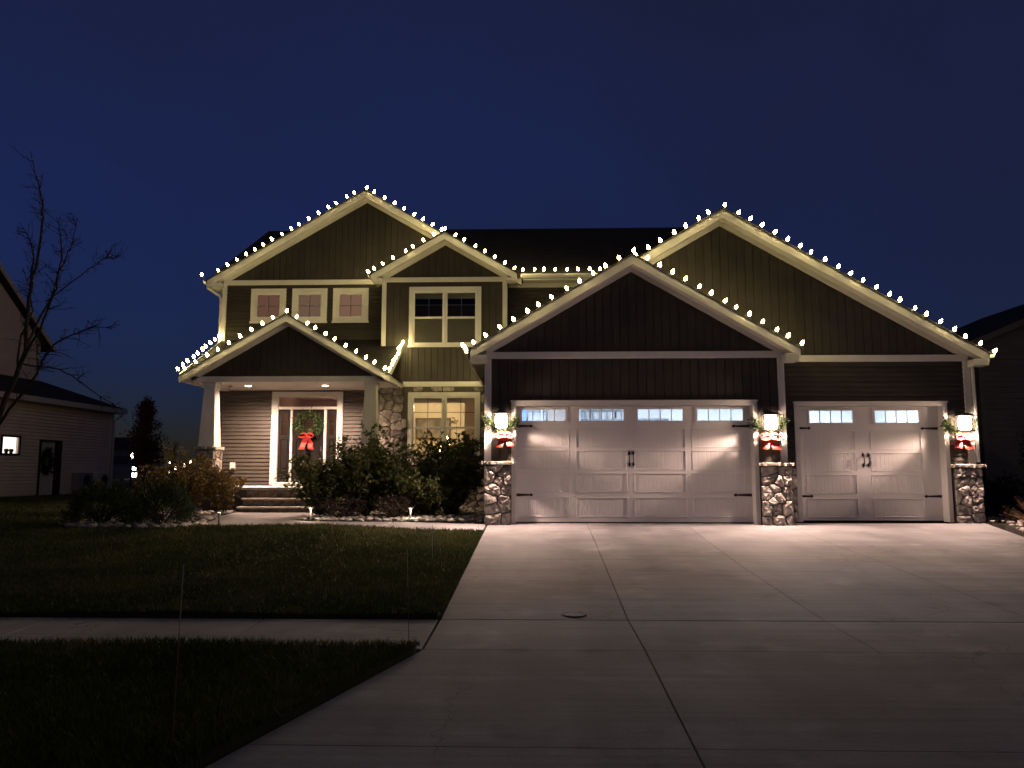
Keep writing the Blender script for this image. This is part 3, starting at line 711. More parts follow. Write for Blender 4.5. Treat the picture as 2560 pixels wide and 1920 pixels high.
part(gutter_y(9.61, 16.31, 21.0, 3.54, 1), 'gutter', 'white')
part(gutter_y(-9.33, 21.21, 25, 6.47, -1), 'gutter', 'white')
part(gutter_y(-4.48, 20.61, 21.15, 6.46, -1), 'gutter', 'white')
part(MB().tube([(-1.42, 20.5, 3.50), (-1.40, 20.55, 3.40), (-1.15, 20.75, 3.25), (-1.13, 20.78, 3.1), (-1.13, 20.78, .1)], .035, n=8), 'downspout', 'white')
part(MB().tube([(-9.38, 21.4, 6.38), (-9.36, 21.42, 6.28), (-9.05, 21.5, 6.08), (-9.0, 21.5, 5.98), (-9.0, 21.5, 4.7)], .035, n=8), 'downspout', 'white')
# boxed eave returns
def eret(x0, x1, y0, y1, z0, z1): part(MB().bbox(x0, x1, y0, y1, z0, z1, .004), 'eave_return', 'white')
eret(-9.30, -8.9, 21.205, 21.56, 6.27, 6.40); eret(-4.46, -4.17, 20.604, 20.95, 6.25, 6.34); eret(-.76, -.48, 20.604, 20.95, 6.25, 6.34)
eret(-1.31, -.98, 15.654, 16.0, 3.30, 3.45); eret(5.13, 5.40, 15.654, 16.0, 3.30, 3.45); eret(9.28, 9.57, 16.304, 16.65, 3.28, 3.42)

# porch: shed roof behind the little gable, beam, ceiling, columns, floor, steps
sy0, sz0, sy1, sz1 = 19.0, 3.50, 21.5, 4.78
sm0, smz = 19.36, 3.50+.36*(4.78-3.50)/2.5
part(MB().prism([(-8.93, sm0, smz), (-8.93, sy1, sz1), (-8.93, sy1, sz1-.1), (-8.93, sm0, smz-.1)], (5.27, 0, 0)), 'porch_roof', 'shingle')
for x in (-8.95, -3.66): part(MB().prism([(x, sy0-.01, sz0-.01), (x, sy1-.02, sz1-.02), (x, sy1-.02, sz1-.20), (x, sy0-.01, sz0-.20)], (.028, 0, 0)), 'rake_board', 'white')
part(MB().bbox(-8.86, -3.70, 19.20, 19.42, 3.31, 3.455), 'porch_beam', 'white')
for x in (-8.86, -3.92): part(MB().bbox(x, x+.22, 19.422, 21.44, 3.31, 3.455), 'porch_beam', 'white')
pcl = part(MB().box(-8.64, -3.92, 19.42, 21.5, 3.345, 3.40), 'porch_ceiling', 'siding_back')
nb = 20
for k in range(nb):
    a = 19.43+k*(2.05/nb); part(MB().box(-8.63, -3.93, a+.004, a+2.05/nb-.004, 3.33, 3.344), 'ceiling_board', 'white', pcl)
HPW = [(-7.22, -5.53, .72, 3.14)]
pw = part(wall_mb(-8.92, -4.19, 0, 3.4, 21.5, 21.6, HPW), 'porch_wall', 'siding_back')
laps(pw, -8.82, -4.2, .68, 3.33, 21.5, [(-7.40, -5.38, .6, 3.29)])
part(MB().box(-8.7, -4.0, 19.02, 21.5, .60, .66), 'porch_floor', 'tread')
part(MB().box(-8.6, -4.1, 19.10, 19.2, -.05, .598), 'porch_skirt', 'mortar')
stp = part(MB().box(-7.12, -4.55, 18.58, 19.1, -.05, .03), 'steps', 'mortar')
ry = [(18.49, .21), (18.77, .405)]
def riser_blocks(y, z0, z1, seed):
    rnd = random.Random(seed); x = -7.12
    while x < -4.6:
        w = rnd.uniform(.3, .5); b = min(-4.55, x+w)
        if -4.55-b < .15: b = -4.55
        part(MB().bbox(x+.004, b-.004, y+.03, y+.12, z0, z1, .01), 'riser_block', 'riser_stone', stp); x = b
for k, (y, zt) in enumerate(ry):
    part(MB().bbox(-7.15-.0*k, -4.5, y, y+.34, zt-.045, zt, .008), 'tread', 'tread', stp)
riser_blocks(18.49, .02, .163, 1); riser_blocks(18.77, .212, .358, 2); riser_blocks(19.00, .407, .598, 3)
def column(x0, x1, yf, seed):
    b = pillar(x0, x1, yf, yf+.46, 1.60, seed, (1, -1))
    xc, yc = (x0+x1)/2, yf+.23; t, w = .135, .205
    mb = MB(); z0, z1 = 1.68, 3.20
    lo = [(xc-w, yc-w, z0), (xc+w, yc-w, z0), (xc+w, yc+w, z0), (xc-w, yc+w, z0)]; hi = [(xc-t, yc-t, z1), (xc+t, yc-t, z1), (xc+t, yc+t, z1), (xc-t, yc+t, z1)]
    mb.v = lo+hi; mb.f = [(3, 2, 1, 0), (4, 5, 6, 7)]+[(i, (i+1) % 4, 4+(i+1) % 4, 4+i) for i in range(4)]
    c = part(mb, 'column', 'white')
    part(MB().bbox(xc-t-.035, xc+t+.035, yc-t-.035, yc+t+.035, 3.20, 3.308, .006), 'capital', 'white', c)
column(-8.48, -8.04, 19.17, 41); column(-4.36, -3.92, 19.17, 42)

# front door with sidelights and transom
fd = MB()
for (a, b, c, d) in ((-7.40, -7.21, .68, 3.29), (-5.54, -5.38, .68, 3.29), (-7.21, -5.54, 3.135, 3.29)): fd.bbox(a, b, 21.44, 21.56, c, d)
ent = part(fd, 'door_surround', 'white')
for (a, b, c, d) in ((-7.21, -5.54, 2.79, 2.865), (-6.86, -6.805, .75, 2.79), (-5.905, -5.84, .75, 2.79)): part(MB().bbox(a, b, 21.46, 21.56, c, d), 'mullion', 'white', ent)
part(MB().bbox(-7.30, -5.45, 21.38, 21.58, .66, .75), 'sill', 'white', ent)
part(MB().box(-7.21, -5.54, 21.53, 21.536, 2.865, 3.135), 'pane', 'glass_door', ent)
def panel_door(x0, x1, name, cols):
    z0, z1 = .75, 2.79; y = 21.52; st = .10 if cols > 1 else .07
    gx = [x0+st+(x1-x0-2*st)*k/cols for k in range(cols+1)]; g0, g1 = 2.08, z1-.09; gm = (g0+g1)/2
    holes = [(gx[k]+.012, gx[k+1]-.012, g0, g1) for k in range(cols)]
    pan = [(x0+st+.0, (x0+x1)/2-.04, 1.12, 1.95), ((x0+x1)/2+.04, x1-st, 1.12, 1.95), (x0+st, (x0+x1)/2-.04, .86, 1.06), ((x0+x1)/2+.04, x1-st, .86, 1.06)] if cols > 1 else [(x0+st, x1-st, 1.12, 1.95), (x0+st, x1-st, .86, 1.06)]
    d = part(wall_mb(x0, x1, z0, z1, y, y+.05, holes+pan), name, 'black_door')
    for (a, b, c, e) in pan: part(MB().bbox(a, b, y+.012, y+.04, c, e, .02), 'panel', 'black_door', d)
    for (a, b, c, e) in holes:
        part(MB().box(a-.005, b+.005, y+.02, y+.026, c, e), 'pane', 'glass_door', d)
        part(MB().box(a, b, y+.004, y+.018, gm-.012, gm+.012), 'muntin', 'black_door', d)
    return d
door = panel_door(-6.80, -5.91, 'front_door', 3)
part(MB().tube([(-5.97, 21.50, 1.62), (-5.97, 21.45, 1.62), (-5.97, 21.45, 1.75)], .014, n=6), 'door_handle', 'steel', door)
panel_door(-7.205, -6.865, 'sidelight', 1); panel_door(-5.835, -5.545, 'sidelight', 1)

# rooms seen through the glass
foyer = part(MB().poly([(-7.4, 21.62, .7), (-7.4, 24.5, .7), (-7.4, 24.5, 3.3), (-7.4, 21.62, 3.3)]).poly([(-7.4, 24.5, .7), (-5.3, 24.5, .7), (-5.3, 24.5, 3.3), (-7.4, 24.5, 3.3)]).poly([(-5.3, 24.5, .7), (-5.3, 21.62, .7), (-5.3, 21.62, 3.3), (-5.3, 24.5, 3.3)]).poly([(-7.4, 21.62, 3.3), (-7.4, 24.5, 3.3), (-5.3, 24.5, 3.3), (-5.3, 21.62, 3.3)]).poly([(-7.4, 21.62, .69), (-5.3, 21.62, .69), (-5.3, 24.5, .69), (-7.4, 24.5, .69)]), 'foyer_room', 'room_wall_side')
fl = thing('foyer_light', 'small flush ceiling light glimpsed through the glass over the front door', 'ceiling light', (-5.9, 22.9, 3.3))
MB().lathe([(.02, 0), (.17, -.01), (.18, -.05), (.10, -.09), (.01, -.10)], 16, (-5.9, 22.9, 3.3)).build('shade', 'cap_stone', fl, True)
lamp('foyer_lamp', 'POINT', fl, (-6.3, 22.9, 2.9), 14, (1, .72, .5), .15)
den = MB()
den.poly([(-4.0, 24.2, .3), (-.95, 24.2, .3), (-.95, 24.2, 3.25), (-4.0, 24.2, 3.25)]); den.poly([(-4.0, 21.1, .3), (-4.0, 24.2, .3), (-4.0, 24.2, 3.25), (-4.0, 21.1, 3.25)])
den.poly([(-4.0, 21.1, 3.25), (-4.0, 24.2, 3.25), (-.95, 24.2, 3.25), (-.95, 21.1, 3.25)])
dn = part(den, 'den_room', 'room_wall')
part(MB().poly([(-.95, 24.2, .3), (-.95, 21.1, .3), (-.95, 21.1, 3.25), (-.95, 24.2, 3.25)]).poly([(-1.98, 21.9, .3), (-.95, 21.9, .3), (-.95, 21.9, 3.25), (-1.98, 21.9, 3.25)]).poly([(-1.98, 22.0, .3), (-1.98, 21.9, .3), (-1.98, 21.9, 3.25), (-1.98, 22.0, 3.25)]), 'den_partition', 'room_wall_side', dn)
part(MB().poly([(-4.0, 21.1, .3), (-.95, 21.1, .3), (-.95, 24.2, .3), (-4.0, 24.2, .3)]), 'den_floor', 'room_floor', dn)
cl = thing('den_ceiling_light', 'round warm ceiling light inside the room behind the bay window', 'ceiling light', (-2.9, 22.5, 3.25))
MB().lathe([(.02, 0), (.2, -.01), (.2, -.06), (.12, -.1), (.01, -.11)], 16, (-2.9, 22.5, 3.25)).build('shade', 'room_lamp', cl, True)
lamp('den_lamp', 'POINT', cl, (-2.9, 22.6, 3.0), 80, (1, .78, .50), .15)
pf = thing('picture_frame', 'dark framed landscape picture on the yellow wall behind the bay window', 'picture', (-3.3, 24.15, 2.2))
wall_mb(-3.72, -2.62, 2.05, 2.72, 24.14, 24.19, [(-3.67, -2.67, 2.10, 2.67)]).build('frame', 'muntin_dark', pf)
MB().box(-3.67, -2.67, 24.165, 24.19, 2.10, 2.67).build('picture', 'picture_art', pf)
# upper bay room: dark, with a back wall
part(MB().poly([(-4.0, 24, 3.5), (-.9, 24, 3.5), (-.9, 24, 6.3), (-4, 24, 6.3)]), 'bedroom_wall', 'room_floor')

# garage interior
gi = MB()
gi.poly([(-.87, 20.9, 0), (9.15, 20.9, 0), (9.15, 20.9, 3.0), (-.87, 20.9, 3.0)]).poly([(-.87, 16.3, 0), (-.87, 20.9, 0), (-.87, 20.9, 3.0), (-.87, 16.3, 3.0)]).poly([(9.15, 20.9, 0), (9.15, 16.9, 0), (9.15, 16.9, 3.0), (9.15, 20.9, 3.0)])
gr = part(gi, 'garage_room', 'garage_wall')
part(MB().poly([(-.87, 16.27, 3.0), (-.87, 20.9, 3.0), (9.15, 20.9, 3.0), (9.15, 16.9, 3.0), (5.1, 16.9, 3.0), (5.1, 16.27, 3.0)]), 'garage_ceiling', 'garage_wall', gr)
part(MB().poly([(-.87, 16.3, .01), (5.0, 16.3, .01), (5.0, 16.88, .01), (9.15, 16.88, .01), (9.15, 20.9, .01), (-.87, 20.9, .01)]), 'garage_floor', 'garage_floor', gr)
for k, (x, y) in enumerate(((.4, 19.0), (3.4, 18.4), (7.2, 18.6))):
    t = thing('shop_light', ('fluorescent shop light over the storage rack in the double garage', 'fluorescent shop light near the wall shelf in the double garage', 'fluorescent shop light inside the single garage')[k], 'ceiling light', (x, y, 3.0), 'shop lights inside the garage')
    MB().box(x-.6, x+.6, y-.08, y+.08, 2.93, 2.985).build('housing', 'garage_wall', t)
    for dy in (-.04, .04): MB().tube([(x-.58, y+dy, 2.915), (x+.58, y+dy, 2.915)], .014, n=8).build('tube', 'tube_glow', t, True)
    a = lamp('tube_light', 'AREA', t, (x, y, 2.88), (170, 240, 280)[k], (.72, .84, 1)); a.data.shape = 'RECTANGLE'; a.data.size = 1.1; a.data.size_y = .14
    lamp('tube_spill', 'POINT', t, (x, y, 2.5), 40, (.72, .84, 1), .2)
rk = thing('storage_rack', 'metal storage rack of boxes against the back wall inside the double garage', 'rack', (.2, 20.3, 0))
for x in (-.75, .2, 1.2):
    for y in (20.1, 20.7): MB().box(x-.02, x+.02, y-.02, y+.02, 0, 2.9).build('post', 'storage_grey', rk)
for z in (.6, 1.4, 2.25): MB().box(-.78, 1.23, 20.06, 20.74, z, z+.03).build('shelf', 'storage_grey', rk)
for k, (x0, x1, z1, m) in enumerate(((-.7, -.2, 2.62, 'storage_blue'), (-.15, .3, 2.55, 'storage_grey'), (.36, .8, 2.7, 'cardboard'), (.84, 1.15, 2.5, 'storage_blue'))):
    b = MB().box(x0, x1, 20.15, 20.6, 2.281, z1); b.box(x0-.015, x1+.015, 20.13, 20.62, z1, z1+.03)
    tag(b.build('storage_box', m), ['lidded blue storage box', 'lidded grey storage box', 'tall brown box', 'narrow lidded blue storage box'][k]+' on the top shelf of the garage rack', 'box')
op = thing('garage_opener_rail', 'long metal opener rail hanging under the ceiling inside the double garage', 'opener', (2.07, 18.2, 2.75))
MB().box(2.04, 2.10, 16.6, 19.4, 2.74, 2.79).build('rail', 'storage_grey', op); MB().bbox(1.85, 2.3, 19.4, 19.85, 2.66, 2.86, .02).build('motor', 'storage_grey', op)
MB().box(2.06, 2.08, 19.5, 19.52, 2.86, 2.99).build('bracket', 'storage_grey', op); MB().box(2.06, 2.08, 17.5, 17.52, 2.79, 2.99).build('bracket', 'storage_grey', op)
ld = thing('ladder', 'grey ladder hung level on the back wall inside the double garage', 'ladder', (1.9, 20.8, 2.4))
for z in (2.40, 2.66): MB().box(1.28, 2.42, 20.80, 20.86, z, z+.05).build('rail', 'storage_grey', ld)
for k in range(6): MB().box(1.36+k*.2, 1.39+k*.2, 20.81, 20.85, 2.451, 2.659).build('rung', 'storage_grey', ld)
MB().box(1.5, 1.53, 20.861, 20.9, 2.5, 2.7).box(2.2, 2.23, 20.861, 20.9, 2.5, 2.7).build('hook', 'black_iron', ld)
sh = tag(MB().box(2.5, 3.6, 20.6, 20.89, 2.42, 2.46).box(2.6, 2.64, 20.62, 20.89, 2.25, 2.419).box(3.4, 3.44, 20.62, 20.89, 2.25, 2.419).build('wall_shelf', 'storage_grey'), 'single wall shelf on brackets inside the double garage', 'shelf')

# ------------------------------------------------------------------ wall lanterns, swags, wreath
def ring_base(x, y, z):
    m_ = MB()
    for (a, b, c, d) in ((-.136, .136, -.136, -.115), (-.136, .136, .115, .136), (-.136, -.115, -.115, .115), (.115, .136, -.115, .115)): m_.box(x+a, x+b, y+c, y+d, z-.20, z-.181)
    return m_
def lantern(x, yw, z, label):
    t = thing('wall_lantern', label, 'lantern', (x, yw, z), 'lanterns beside the garage doors')
    y = yw-.28
    MB().bbox(x-.06, x+.06, yw-.055, yw-.024, z-.17, z+.17, .008).build('back_plate', 'black_iron', t)
    MB().tube([(x, yw-.05, z+.10), (x, yw-.16, z+.215), (x, y, z+.19)], .012, n=6).build('arm', 'black_iron', t)
    r = .19; mb = MB()
    mb.v = [(x-r, y-r, z+.11), (x+r, y-r, z+.11), (x+r, y+r, z+.11), (x-r, y+r, z+.11), (x-.04, y-.04, z+.185), (x+.04, y-.04, z+.185), (x+.04, y+.04, z+.185), (x-.04, y+.04, z+.185)]
    mb.f = [(3, 2, 1, 0), (4, 5, 6, 7)]+[(i, (i+1) % 4, 4+(i+1) % 4, 4+i) for i in range(4)]
    mb.build('cap', 'black_iron', t)
    fr = MB()
    for dx in (-.125, .125):
        for dy in (-.125, .125): fr.box(x+dx-.006, x+dx+.006, y+dy-.006, y+dy+.006, z-.18, z+.109)
    fr.build('frame', 'black_iron', t)
    ring_base(x, y, z).build('base', 'black_iron', t)
    MB().lathe([(.06, -.178), (.11, -.155), (.122, -.02), (.115, .07), (.08, .105)], 16, (x, y, z)).build('frosted_globe', 'lantern_glow', t, True)
    l = lamp('lantern_lamp', 'SPOT', t, (x, y-.01, z-.215), 730 if x < 8 else 520, (1, .68, .55), .045); l.data.spot_size = R(180); l.data.spot_blend = .6     # lit from under the metal cap: downward
    return t
def ribbon(mb, pts, w, axis):
    """a strip of ribbon with thickness along a path"""
    a = Vector(axis)*w/2; pts = [Vector(p) for p in pts]; n = len(pts); i0 = len(mb.v)
    for k, p in enumerate(pts):
        t = (pts[min(n-1, k+1)]-pts[max(0, k-1)]).normalized(); nn = t.cross(Vector(axis)).normalized()*.003
        sc = 1+.12*math.sin(k*2.1)
        mb.v += [tuple(p-a*sc+nn), tuple(p+a*sc+nn), tuple(p+a*sc-nn), tuple(p-a*sc-nn)]
    for k in range(n-1):
        for j in range(4): mb.f.append((i0+k*4+j, i0+k*4+(j+1) % 4, i0+k*4+4+(j+1) % 4, i0+k*4+4+j))
    mb.f += [(i0, i0+1, i0+2, i0+3), (i0+4*n-4, i0+4*n-1, i0+4*n-2, i0+4*n-3)]
def bow(x, y, z, s, seed, tail=1.45):
    rnd = random.Random(seed); mb = MB()
    for sg in (-1, 1):
        L = s*rnd.uniform(.9, 1.1); path = []
        for k in range(13):
            a = 2*math.pi*k/12; path.append((x+sg*(L*.5-L*.5*math.cos(a)), y-.02-abs(math.sin(a/2))*.05, z+.35*L*math.sin(a)*.8-.15*L*(1-math.cos(a))*.5))
        ribbon(mb, path, s*.5, (0, 1, .35))
        tl = s*tail*rnd.uniform(.9, 1.08)
        path = [(x+sg*(.02+s*.55*k/7), y-.02-.03*math.sin(k*1.2), z-tl*k/7) for k in range(8)]
        ribbon(mb, path, s*.75, (1, -.25, 0))
    i = len(mb.v)
    mb.bbox(x-s*.14, x+s*.14, y-.09, y-.02, z-s*.14, z+s*.14, .02)
    return mb
def greens(ring, spread, n, size, m='wreath_green', width=.28):
    """needle sprays clustered round points of a path"""
    ring = np.array(ring); k = RNG.integers(0, len(ring), n)
    P = ring[k]+RNG.normal(size=(n, 3))*spread
    D = (P-ring[k])*8+RNG.normal(size=(n, 3))*.6
    return leaves_mesh('greenery', P, D, size, width, tone=np.clip(RNG.normal(.5, .25, n), 0, 1))
for (x, yw, z, lab, lab2, side) in ((-.67, 16.0, 2.12, 'bright wall lantern beside the double garage door at the shrub corner', 'evergreen swag with red bow round the lantern by the shrub corner', .5), (4.80, 16.0, 2.08, 'bright wall lantern over the stone pillar between the two garage doors', 'evergreen swag with wide red bow between the two garage doors', 0), (9.02, 16.65, 2.10, 'bright wall lantern on horizontal siding at the outer end of the single garage door', 'evergreen swag with red bow on horizontal siding past the single garage door', .7)):
    lantern(x, yw, z, lab)
    sw_ = thing('evergreen_swag', lab2, 'swag', (x, yw-.1, z-.2), 'evergreen swags on the garage lanterns')
    ring = [(x+.28*math.cos(a), yw-.09-.03*math.sin(a*3), z-.02+.15*math.sin(a)) for a in np.linspace(math.pi*.88, math.pi*2.12, 40)]
    me = greens(ring, .036, 560, .075); o = link('greenery', me, 'wreath_green', sw_)
    MB().tube(ring, .018, n=6).build('garland_core', 'wreath_green', sw_)
    bow(x+(-.01 if side > .6 else (.07 if side else .0)), yw-.17, z-.30, .19 if side > .6 else (.175 if side else .2), int(x*10)).build('bow', 'red_ribbon', sw_)
wr = thing('wreath', 'round green wreath with a large red bow on the black front door', 'wreath', (-6.33, 21.5, 2.3))
ring = [(-6.33+.30*math.cos(a), 21.46, 2.37+.28*math.sin(a)) for a in np.linspace(0, 2*math.pi, 60)]
link('greenery', greens(ring, .045, 1900, .085), 'wreath_green', wr)
MB().tube(ring, .03, n=6, cap=False).build('wire_ring', 'wreath_green', wr)
bow(-6.36, 21.40, 2.07, .21, 4, 2.1).build('bow', 'red_ribbon', wr)
MB().bbox(-6.345, -6.315, 21.505, 21.517, 2.66, 2.79, .002).build('hanger', 'gold_ribbon', wr)
op_ = thing('outlet_cover', 'small pale weatherproof outlet box low on the porch clapboards', 'outlet', (-8.45, 21.46, 1.1))
MB().bbox(-8.52, -8.38, 21.40, 21.474, 1.09, 1.30, .012).build('cover', 'plate', op_); MB().bbox(-8.50, -8.40, 21.392, 21.399, 1.12, 1.27, .003).build('flap', 'white_pvc', op_)
cm = thing('security_camera', 'tiny dome camera under the porch beam beside the tapered column', 'camera', (-8.1, 20.2, 3.3))
MB().lathe([(.001, -.09), (.035, -.075), (.045, -.045), (.045, -.02), (.05, 0)], 12, (-8.1, 20.2, 3.329)).build('dome', 'storage_grey', cm, True)
for x, lab in ((-7.62, 'recessed porch ceiling light over the blank clapboard wall'), (-5.55, 'recessed porch ceiling light over the side of the front door')):
    t = thing('recessed_light', lab, 'ceiling light', (x, 20.2, 3.33), 'recessed lights in the porch ceiling')
    MB().lathe([(.098, .0), (.125, .0), (.127, -.008), (.10, -.013), (.098, -.011)], 20, (x, 20.2, 3.329)).build('trim_ring', 'white_pvc', t, True)
    MB().lathe([(.001, -.018), (.06, -.017), (.096, -.007), (.001, -.004)], 16, (x, 20.2, 3.329)).build('lens', 'can_glow', t, True)
    l = lamp('can_lamp', 'SPOT', t, (x, 20.2, 3.30), 1350, (1, .66, .48), .06); l.data.spot_size = R(160); l.data.spot_blend = 1

# ------------------------------------------------------------------ strings of light bulbs along the roof edges
bm = MB().lathe([(.010, .0), (.024, .018), (.027, .034), (.020, .056), (.004, .082)], 6)
bme = bpy.data.meshes.new('bulb'); bme.from_pydata(bm.v, [], bm.f); bme.materials.append(MATS['bulb']); bme.polygons.foreach_set('use_smooth', [True]*len(bme.polygons))
sm = MB().lathe([(.012, -.03), (.014, -.028), (.014, .002), (.011, .004)], 6)
sme = bpy.data.meshes.new('socket'); sme.from_pydata(sm.v, [], sm.f); sme.materials.append(MATS['wire'])
def light_string(label, runs, step=.305):
    """runs: list of (start, end, bulb direction)"""
    t = thing('light_string', label, 'string lights', runs[0][0], 'warm white light strings along the roof edges')
    W0 = wloc(t); rnd = random.Random(len(label))
    for (a, b, d) in runs:
        a, b, d = Vector(a), Vector(b), Vector(d).normalized(); L = (b-a).length; n = max(1, round(L/step)); path = []
        for k in range(n+1):
            p = a+(b-a)*((k+(rnd.uniform(-.1, .1) if 0 < k < n else 0))/n); path.append(p)
            if k < n: path.append(a+(b-a)*((k+.5)/n)-Vector((0, 0, .008+rnd.uniform(0, .012))))
            if k == n and b is not Vector(runs[-1][1]) and (b-Vector(runs[-1][1])).length > .01: continue
            dd = (d+Vector((rnd.gauss(0, .2), rnd.gauss(0, .16), rnd.gauss(0, .1)))).normalized()
            o = bpy.data.objects.new('bulb', bme); COL.objects.link(o); o.parent = t; o.location = p+dd*.03-W0
            o.rotation_mode = 'QUATERNION'; o.rotation_quaternion = dd.to_track_quat('Z', 'Y'); k_ = rnd.uniform(1.08, 1.28); o.scale = (k_, k_, k_)
            s = bpy.data.objects.new('socket', sme); COL.objects.link(s); s.parent = o
        MB().tube(path, .006, n=4).build('wire', 'wire', t)
def rake(xc, zt, half, yf, x0, x1):
    z = lambda x: zt+.015-abs(x-xc)*PITCH
    sg = -1 if (x0+x1)/2 < xc else 1
    return ((x0, yf-.04, z(x0)), (x1, yf-.04, z(x1)), (sg*.45, -.2, .9))
G = {'A': (-4.82, 9.07, 4.48, 21.2), 'B': (-2.46, 7.62, 2.0, 20.6), 'C': (2.06, 5.53, 3.37, 15.65), 'D': (4.11, 6.72, 5.47, 16.3), 'E': (-6.27, 5.01, 2.66, 19.0)}
light_string('string of warm bulbs up and over the tallest gable above three small windows', [((-9.45, 21.18, 6.55), (-9.18, 21.165, 6.57), (0, -.2, 1)), rake(*G['A'], -8.95, -4.82), rake(*G['A'], -4.82, -2.62)])
light_string('string of warm bulbs over the small gable above the paired upper window', [((-4.56, 20.8, 6.50), (-4.56, 20.58, 6.50), (-.5, -.3, .8)), rake(*G['B'], -4.35, -2.46), rake(*G['B'], -2.46, -.55)])
light_string('straight string of warm bulbs along the upper gutter between gables', [((-.30, 21.06, 6.60), (1.85, 21.06, 6.60), (0, -.35, 1))])
light_string('string of warm bulbs over the double garage gable', [rake(*G['C'], -1.2, 2.06), rake(*G['C'], 2.06, 5.42)])
light_string('string of warm bulbs over the wide gable behind the double garage', [rake(*G['D'], 2.25, 4.11), rake(*G['D'], 4.11, 9.62)])
light_string('string of warm bulbs over the low porch gable', [rake(*G['E'], -8.75, -6.27), rake(*G['E'], -6.27, -3.75)])
light_string('slanting string of warm bulbs up the outer edge of the porch roof', [((-8.93, 18.98, 3.56), (-8.93, 21.4, 4.82), (-.5, -.3, 1))])
light_string('slanting string of warm bulbs up the porch roof edge beside the bay', [((-3.63, 18.98, 3.56), (-3.63, 20.85, 4.53), (.4, -.3, 1))])
light_string('string of warm bulbs along the side gutter of the garage by the bay', [((-1.46, 15.7, 3.60), (-1.46, 20.3, 3.60), (-.2, -.2, 1))])

# ------------------------------------------------------------------ path lights, marker stakes, cover
def path_light(x, y, z, lab, tilt=0, dy=-.05):
    t = thing('path_light', lab, 'path light', (x, y, z), 'low path lights along the garden walk')
    MB().lathe([(.012, -.1), (.016, 0), (.016, .25)], 10).build('post', 'steel', t, True, local=True)
    MB().lathe([(.016, .238), (.055, .246), (.06, .258), (.05, .270), (.004, .275)], 14).build('cap', 'steel', t, True, local=True)
    MB().lathe([(.017, .232), (.03, .233), (.030, .237), (.017, .2375)], 12).build('lens', 'path_glow', t, True, local=True)
    l = lamp('path_lamp', 'POINT', t, (0, dy, .222), 8, (1, .74, .5), .02, local=True)
    t.rotation_euler = (R(tilt), R(tilt*.6), 0)
path_light(-5.95, 14.55, .06, 'dark path light post at the lawn corner of the walk', 1, .05)
path_light(-4.62, 15.98, .06, 'steel path light in the rocks beside the steps', -1)
path_light(-2.55, 15.98, .06, 'steel path light in the rocks before the tall shrubs', 3)
def rod(base, top, lab):
    t = thing('marker_stake', lab, 'stake', base, 'thin driveway marker stakes')
    b, p = Vector(base), Vector(top); m = b.lerp(p, .62)
    MB().tube([b-(p-b)*.08, m], .003, n=6).build('rod', 'orange_rod', t); MB().tube([m, p], .0032, n=6).build('reflective_tip', 'white_rod', t)
rod((-2.1, 4.6, -.5), (-2.06, 4.55, .54), 'thin marker stake standing in the verge by the street')
rod((-1.06, 6.66, -.40), (-1.08, 6.62, .42), 'thin marker stake at the sidewalk corner of the driveway')
rod((-1.05, 8.1, -.38), (-1.06, 8.08, .52), 'thin marker stake at the lawn corner by the sidewalk')
rod((-1.03, 14.35, -.06), (-1.03, 14.33, .78), 'thin marker stake where the garden walk meets the driveway')
cv = thing('valve_cover', 'round iron utility cover set into the driveway', 'cover', (.41, 8.2, zc(8.2)))
MB().lathe([(.13, -.03), (.13, .004), (.105, .004), (.105, .002), (.03, .006), (.001, .006)], 20, (.41, 8.2, zc(8.2)+.002)).build('lid', 'iron_cover', cv)

# ------------------------------------------------------------------ planting beds, rocks
def rockmesh(seed):
    rnd = random.Random(seed); mb = MB(); n = 7
    rings = [(.35, -.55), (.85, -.3), (1, .05), (.75, .42), (.3, .6)]
    for (r, z) in rings:
        for j in range(n):
            a = 2*math.pi*j/n; q = r*rnd.uniform(.8, 1.15); mb.v.append((q*math.cos(a), q*math.sin(a)*.8, z*rnd.uniform(.8, 1.15)*.75))
    for k in range(4):
        for j in range(n): mb.f.append((k*n+j, k*n+(j+1) % n, (k+1)*n+(j+1) % n, (k+1)*n+j))
    mb.f += [tuple(range(n-1, -1, -1)), tuple(4*n+j for j in range(n))]
    me = bpy.data.meshes.new('stone'); me.from_pydata(mb.v, [], mb.f); me.materials.append(MATS['rock'])
    me.polygons.foreach_set('use_smooth', [True]*len(me.polygons)); return me
ROCKS = [rockmesh(i) for i in range(8)]
def inside(p, poly):
    c = False; n = len(poly)
    for i in range(n):
        (xa, ya), (xb, yb) = poly[i], poly[(i+1) % n]
        if (ya > p[1]) != (yb > p[1]) and p[0] < (xb-xa)*(p[1]-ya)/(yb-ya)+xa: c = not c
    return c
